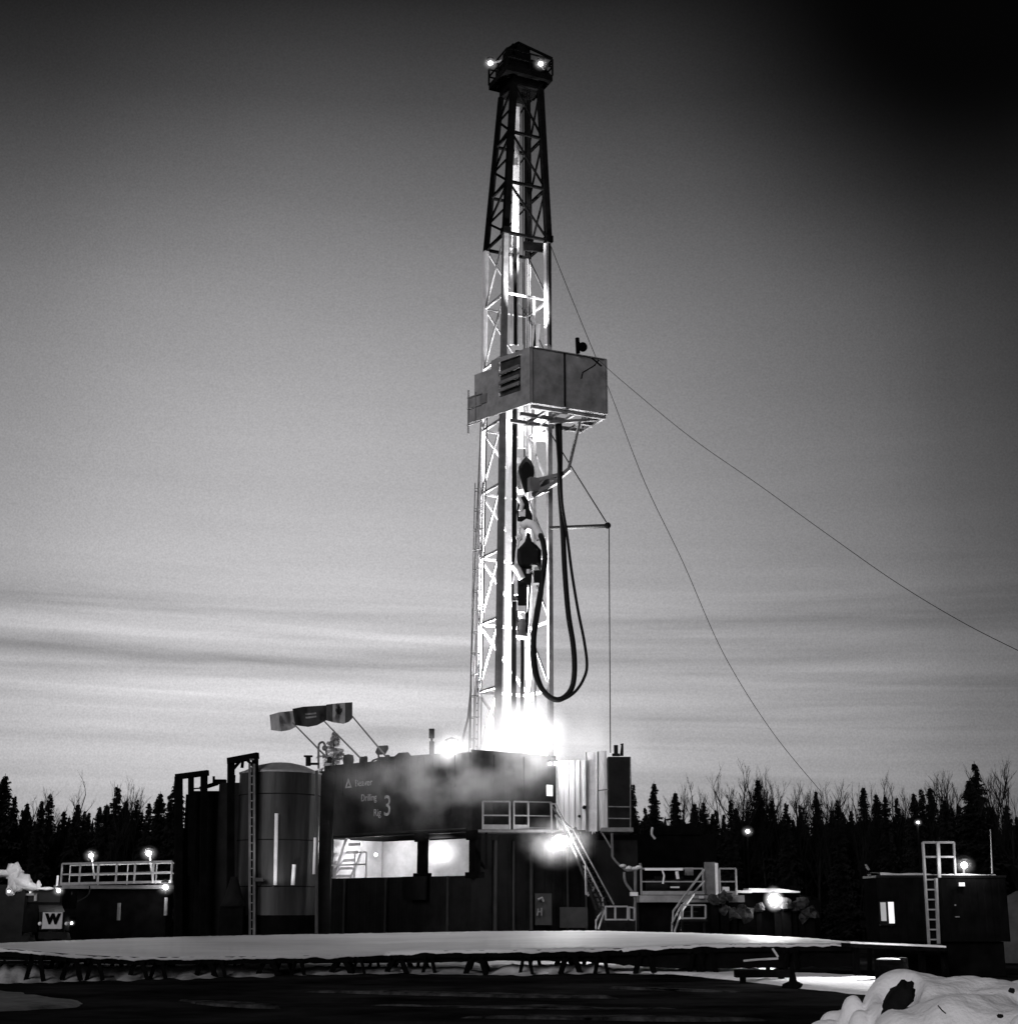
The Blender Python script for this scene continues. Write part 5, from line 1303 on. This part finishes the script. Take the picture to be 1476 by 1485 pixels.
spec = [(0, 1122, 1.2), (15, 1152, .9), (27, 1172, .9), (55, 1160, .8), (67, 1150, 1.1), (88, 1174, .9), (103, 1180, .9), (118, 1174, .9), (165, 1138, 1.3), (150, 1165, 1.1), (195, 1158, .8), (212, 1162, .8), (228, 1148, 1.1), (252, 1128, 1.2), (243, 1150, 1.), (178, 1160, 1.),
        (919, 1136, 1.0), (950, 1133, .9), (981, 1147, .9), (1022, 1161, .9), (1040, 1172, .9), (1006, 1175, .8), (1062, 1158, .9), (1102, 1128, .9), (1122, 1158, .8), (1143, 1162, .9), (1163, 1165, .8), (1187, 1146, .7), (1218, 1158, 1.), (1256, 1139, .9), (1275, 1149, .9), (1288, 1152, .8), (1305, 1154, .9), (1330, 1149, .9), (1341, 1143, 1.), (1354, 1140, 1.), (1375, 1158, 1.), (1395, 1165, 1.), (1420, 1104, 1.25), (1412, 1130, 1.3), (1440, 1168, 1.), (1465, 1165, 1.)]
special = {165: 'broad bushy spruce, tallest left of the tanks with a bare tree behind it', 0: 'tall spruce cut by the left edge of the picture', 1420: 'tallest spruce of the right treeline, above the cabin', 919: 'spruce touching the right side of the narrow dark box room', 950: 'slim spruce standing alone just right of the narrow box room', 981: 'slim pointed spruce, second gap right of the narrow box room'}
for i, (px, ty, wd) in enumerate(spec):
    Y = 97+(i*37 % 11)*.6
    plant(protoS, i % 6, px, ty, Y, special.get(px, LABL if px < 500 else LABR), 11, wd*1.35)
for (px, ty, k) in ((40, 1160, 3), (75, 1165, 1), (108, 1168, 0), (205, 1158, 3), (992, 1165, 1), (1012, 1160, 2), (1035, 1148, 1), (1060, 1140, 3), (1083, 1140, 0), (1107, 1148, 2), (1127, 1155, 0), (1150, 1155, 3), (1170, 1150, 2), (1192, 1152, 1), (1212, 1158, 3), (1245, 1152, 2), (1298, 1158, 0), (1322, 1150, 1), (1376, 1138, 2), (1392, 1140, 3), (1440, 1135, 1), (128, 1143, 0), (150, 1150, 1), (185, 1150, 2), (1000, 1155, 3), (1048, 1135, 0), (1075, 1128, 1), (1090, 1132, 2), (1115, 1150, 3), (1135, 1148, 0), (1160, 1150, 1), (1180, 1152, 2), (1200, 1150, 3), (1235, 1160, 0), (1262, 1140, 1), (1312, 1160, 2), (1365, 1140, 3), (1385, 1145, 0), (1400, 1140, 1), (1448, 1128, 2), (1462, 1122, 3), (1480, 1135, 0)):
    plant(protoB, k, px, ty, 99+(px % 5), 'leafless tree showing among the spruces '+('left of the tanks' if px < 500 else 'right of the rig'), 10.2, 1.1)
for i in range(48):      # second row
    px = (-40+i*7.) if i < 46*0.5-1 and False else None
rows = [(103, 1178, 34), (108, 1184, 26), (115, 1192, 20)]
for Y, ty, stp in rows:
    for px in list(range(-60, 300, stp))+list(range(905, 1560, stp)):
        plant(protoS, rt.randrange(6), px+rt.uniform(-12, 12), ty+rt.uniform(-16, 16), Y+rt.uniform(-2, 2), LABL if px < 500 else LABR, 11, 1.25)
# pale spruce behind the rig, needles far lighter than the treeline
m, t_ = spruce_mesh(321, 11, 2.1, 1, .5)
root = thing('pale_spruce', 'pale spruce rising behind the rig house roof', 'spruce', (0, 0, 0))
m.build('crown', PALE_NEEDLE, root); t_.build('trunk', BARK, root)
h = Z(1059, 80); loc = PG(483, 80, h*.8); loc.z = 0; root.location = loc; root.scale = (1.2, 1.2, h/11)
# far wood
fw = MB(); rf = random.Random(9)
for px in range(-300, 1900, 7):
    Y = 135+rf.uniform(-8, 8); c = PG(px, Y, 3); h = Z(1196+rf.uniform(-14, 12), Y); wdt = rf.uniform(.9, 1.6)
    a = rf.random()*3
    for q in range(3):
        d = Vector((math.cos(a+q*1.05), math.sin(a+q*1.05), 0))*wdt; zz = 0
        lv = 7; pts = []
        for k in range(lv):
            z0_ = h*k/lv; f_ = (1-k/lv)**.7
            pts.append((c.x+d.x*f_, c.y+d.y*f_, z0_-.3)); pts.append((c.x+d.x*f_*.55, c.y+d.y*f_*.55, z0_+h/lv*.6))
        tp = (c.x, c.y, h); left = [(2*c.x-p[0], 2*c.y-p[1], p[2]) for p in pts][::-1]
        fw.add(pts+[tp]+left, [tuple(range(2*len(pts)+1))])
o = tag(fw.build('far_wood', NEEDLE), 'dark far-off wood closing the horizon', 'wood', kind='stuff')

# ------------------------------------------------------------------ steam and emissive lamp glow
steam('steam_cloud', 'blinding white steam around the foot of the mast', P(748, 1068, 61.3), (2.35, 1.4, 2.2), .3, 2.1, .9, .25, 1.2)  # steam with emission added for the glare of the floor lamps
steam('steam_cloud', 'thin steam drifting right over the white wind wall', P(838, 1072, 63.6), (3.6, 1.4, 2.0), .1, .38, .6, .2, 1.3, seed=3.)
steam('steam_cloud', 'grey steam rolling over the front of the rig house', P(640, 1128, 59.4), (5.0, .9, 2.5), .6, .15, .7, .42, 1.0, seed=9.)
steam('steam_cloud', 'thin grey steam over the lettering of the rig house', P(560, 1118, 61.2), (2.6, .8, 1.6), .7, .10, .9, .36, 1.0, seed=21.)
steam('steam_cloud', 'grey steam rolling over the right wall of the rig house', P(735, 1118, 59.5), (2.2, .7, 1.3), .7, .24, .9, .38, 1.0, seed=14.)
steam('glow_halo', 'emissive glow around the flood lamp left of the mast', P(655, 1086, 60.6), (1.15, .7, .95), .4, 3.6, 1.5, .25, 2.2)  # these emissive volumes stand in for bloom around the lamps
steam('glow_halo', 'emissive glow around the flood lamp under the landing', P(808, 1221, 58.3), (1.7, .7, 1.15), .4, 3.4, 1.4, .3, 2.0)
steam('glow_halo', 'emissive glow around the work lamp of the low tank', P(1122, 1304, 60.9), (.45, .4, .55), .5, 6, .9, .0, 1.8)
steam('glow_halo', 'emissive glow filling the open bay of the rig house', P(640, 1237, 62.2), (1.1, .6, .8), .3, 3., .5, .0, 1.8)

# ------------------------------------------------------------------ render settings
sc.render.engine = 'CYCLES'
sc.view_settings.view_transform = 'Standard'; sc.view_settings.look = 'None'; sc.view_settings.exposure = 0; sc.view_settings.gamma = 1
sc.cycles.use_denoising = True
sc.cycles.max_bounces = 5; sc.cycles.volume_bounces = 1; sc.cycles.volume_step_rate = 2.; sc.cycles.volume_max_steps = 64
sc.cycles.sample_clamp_indirect = 4
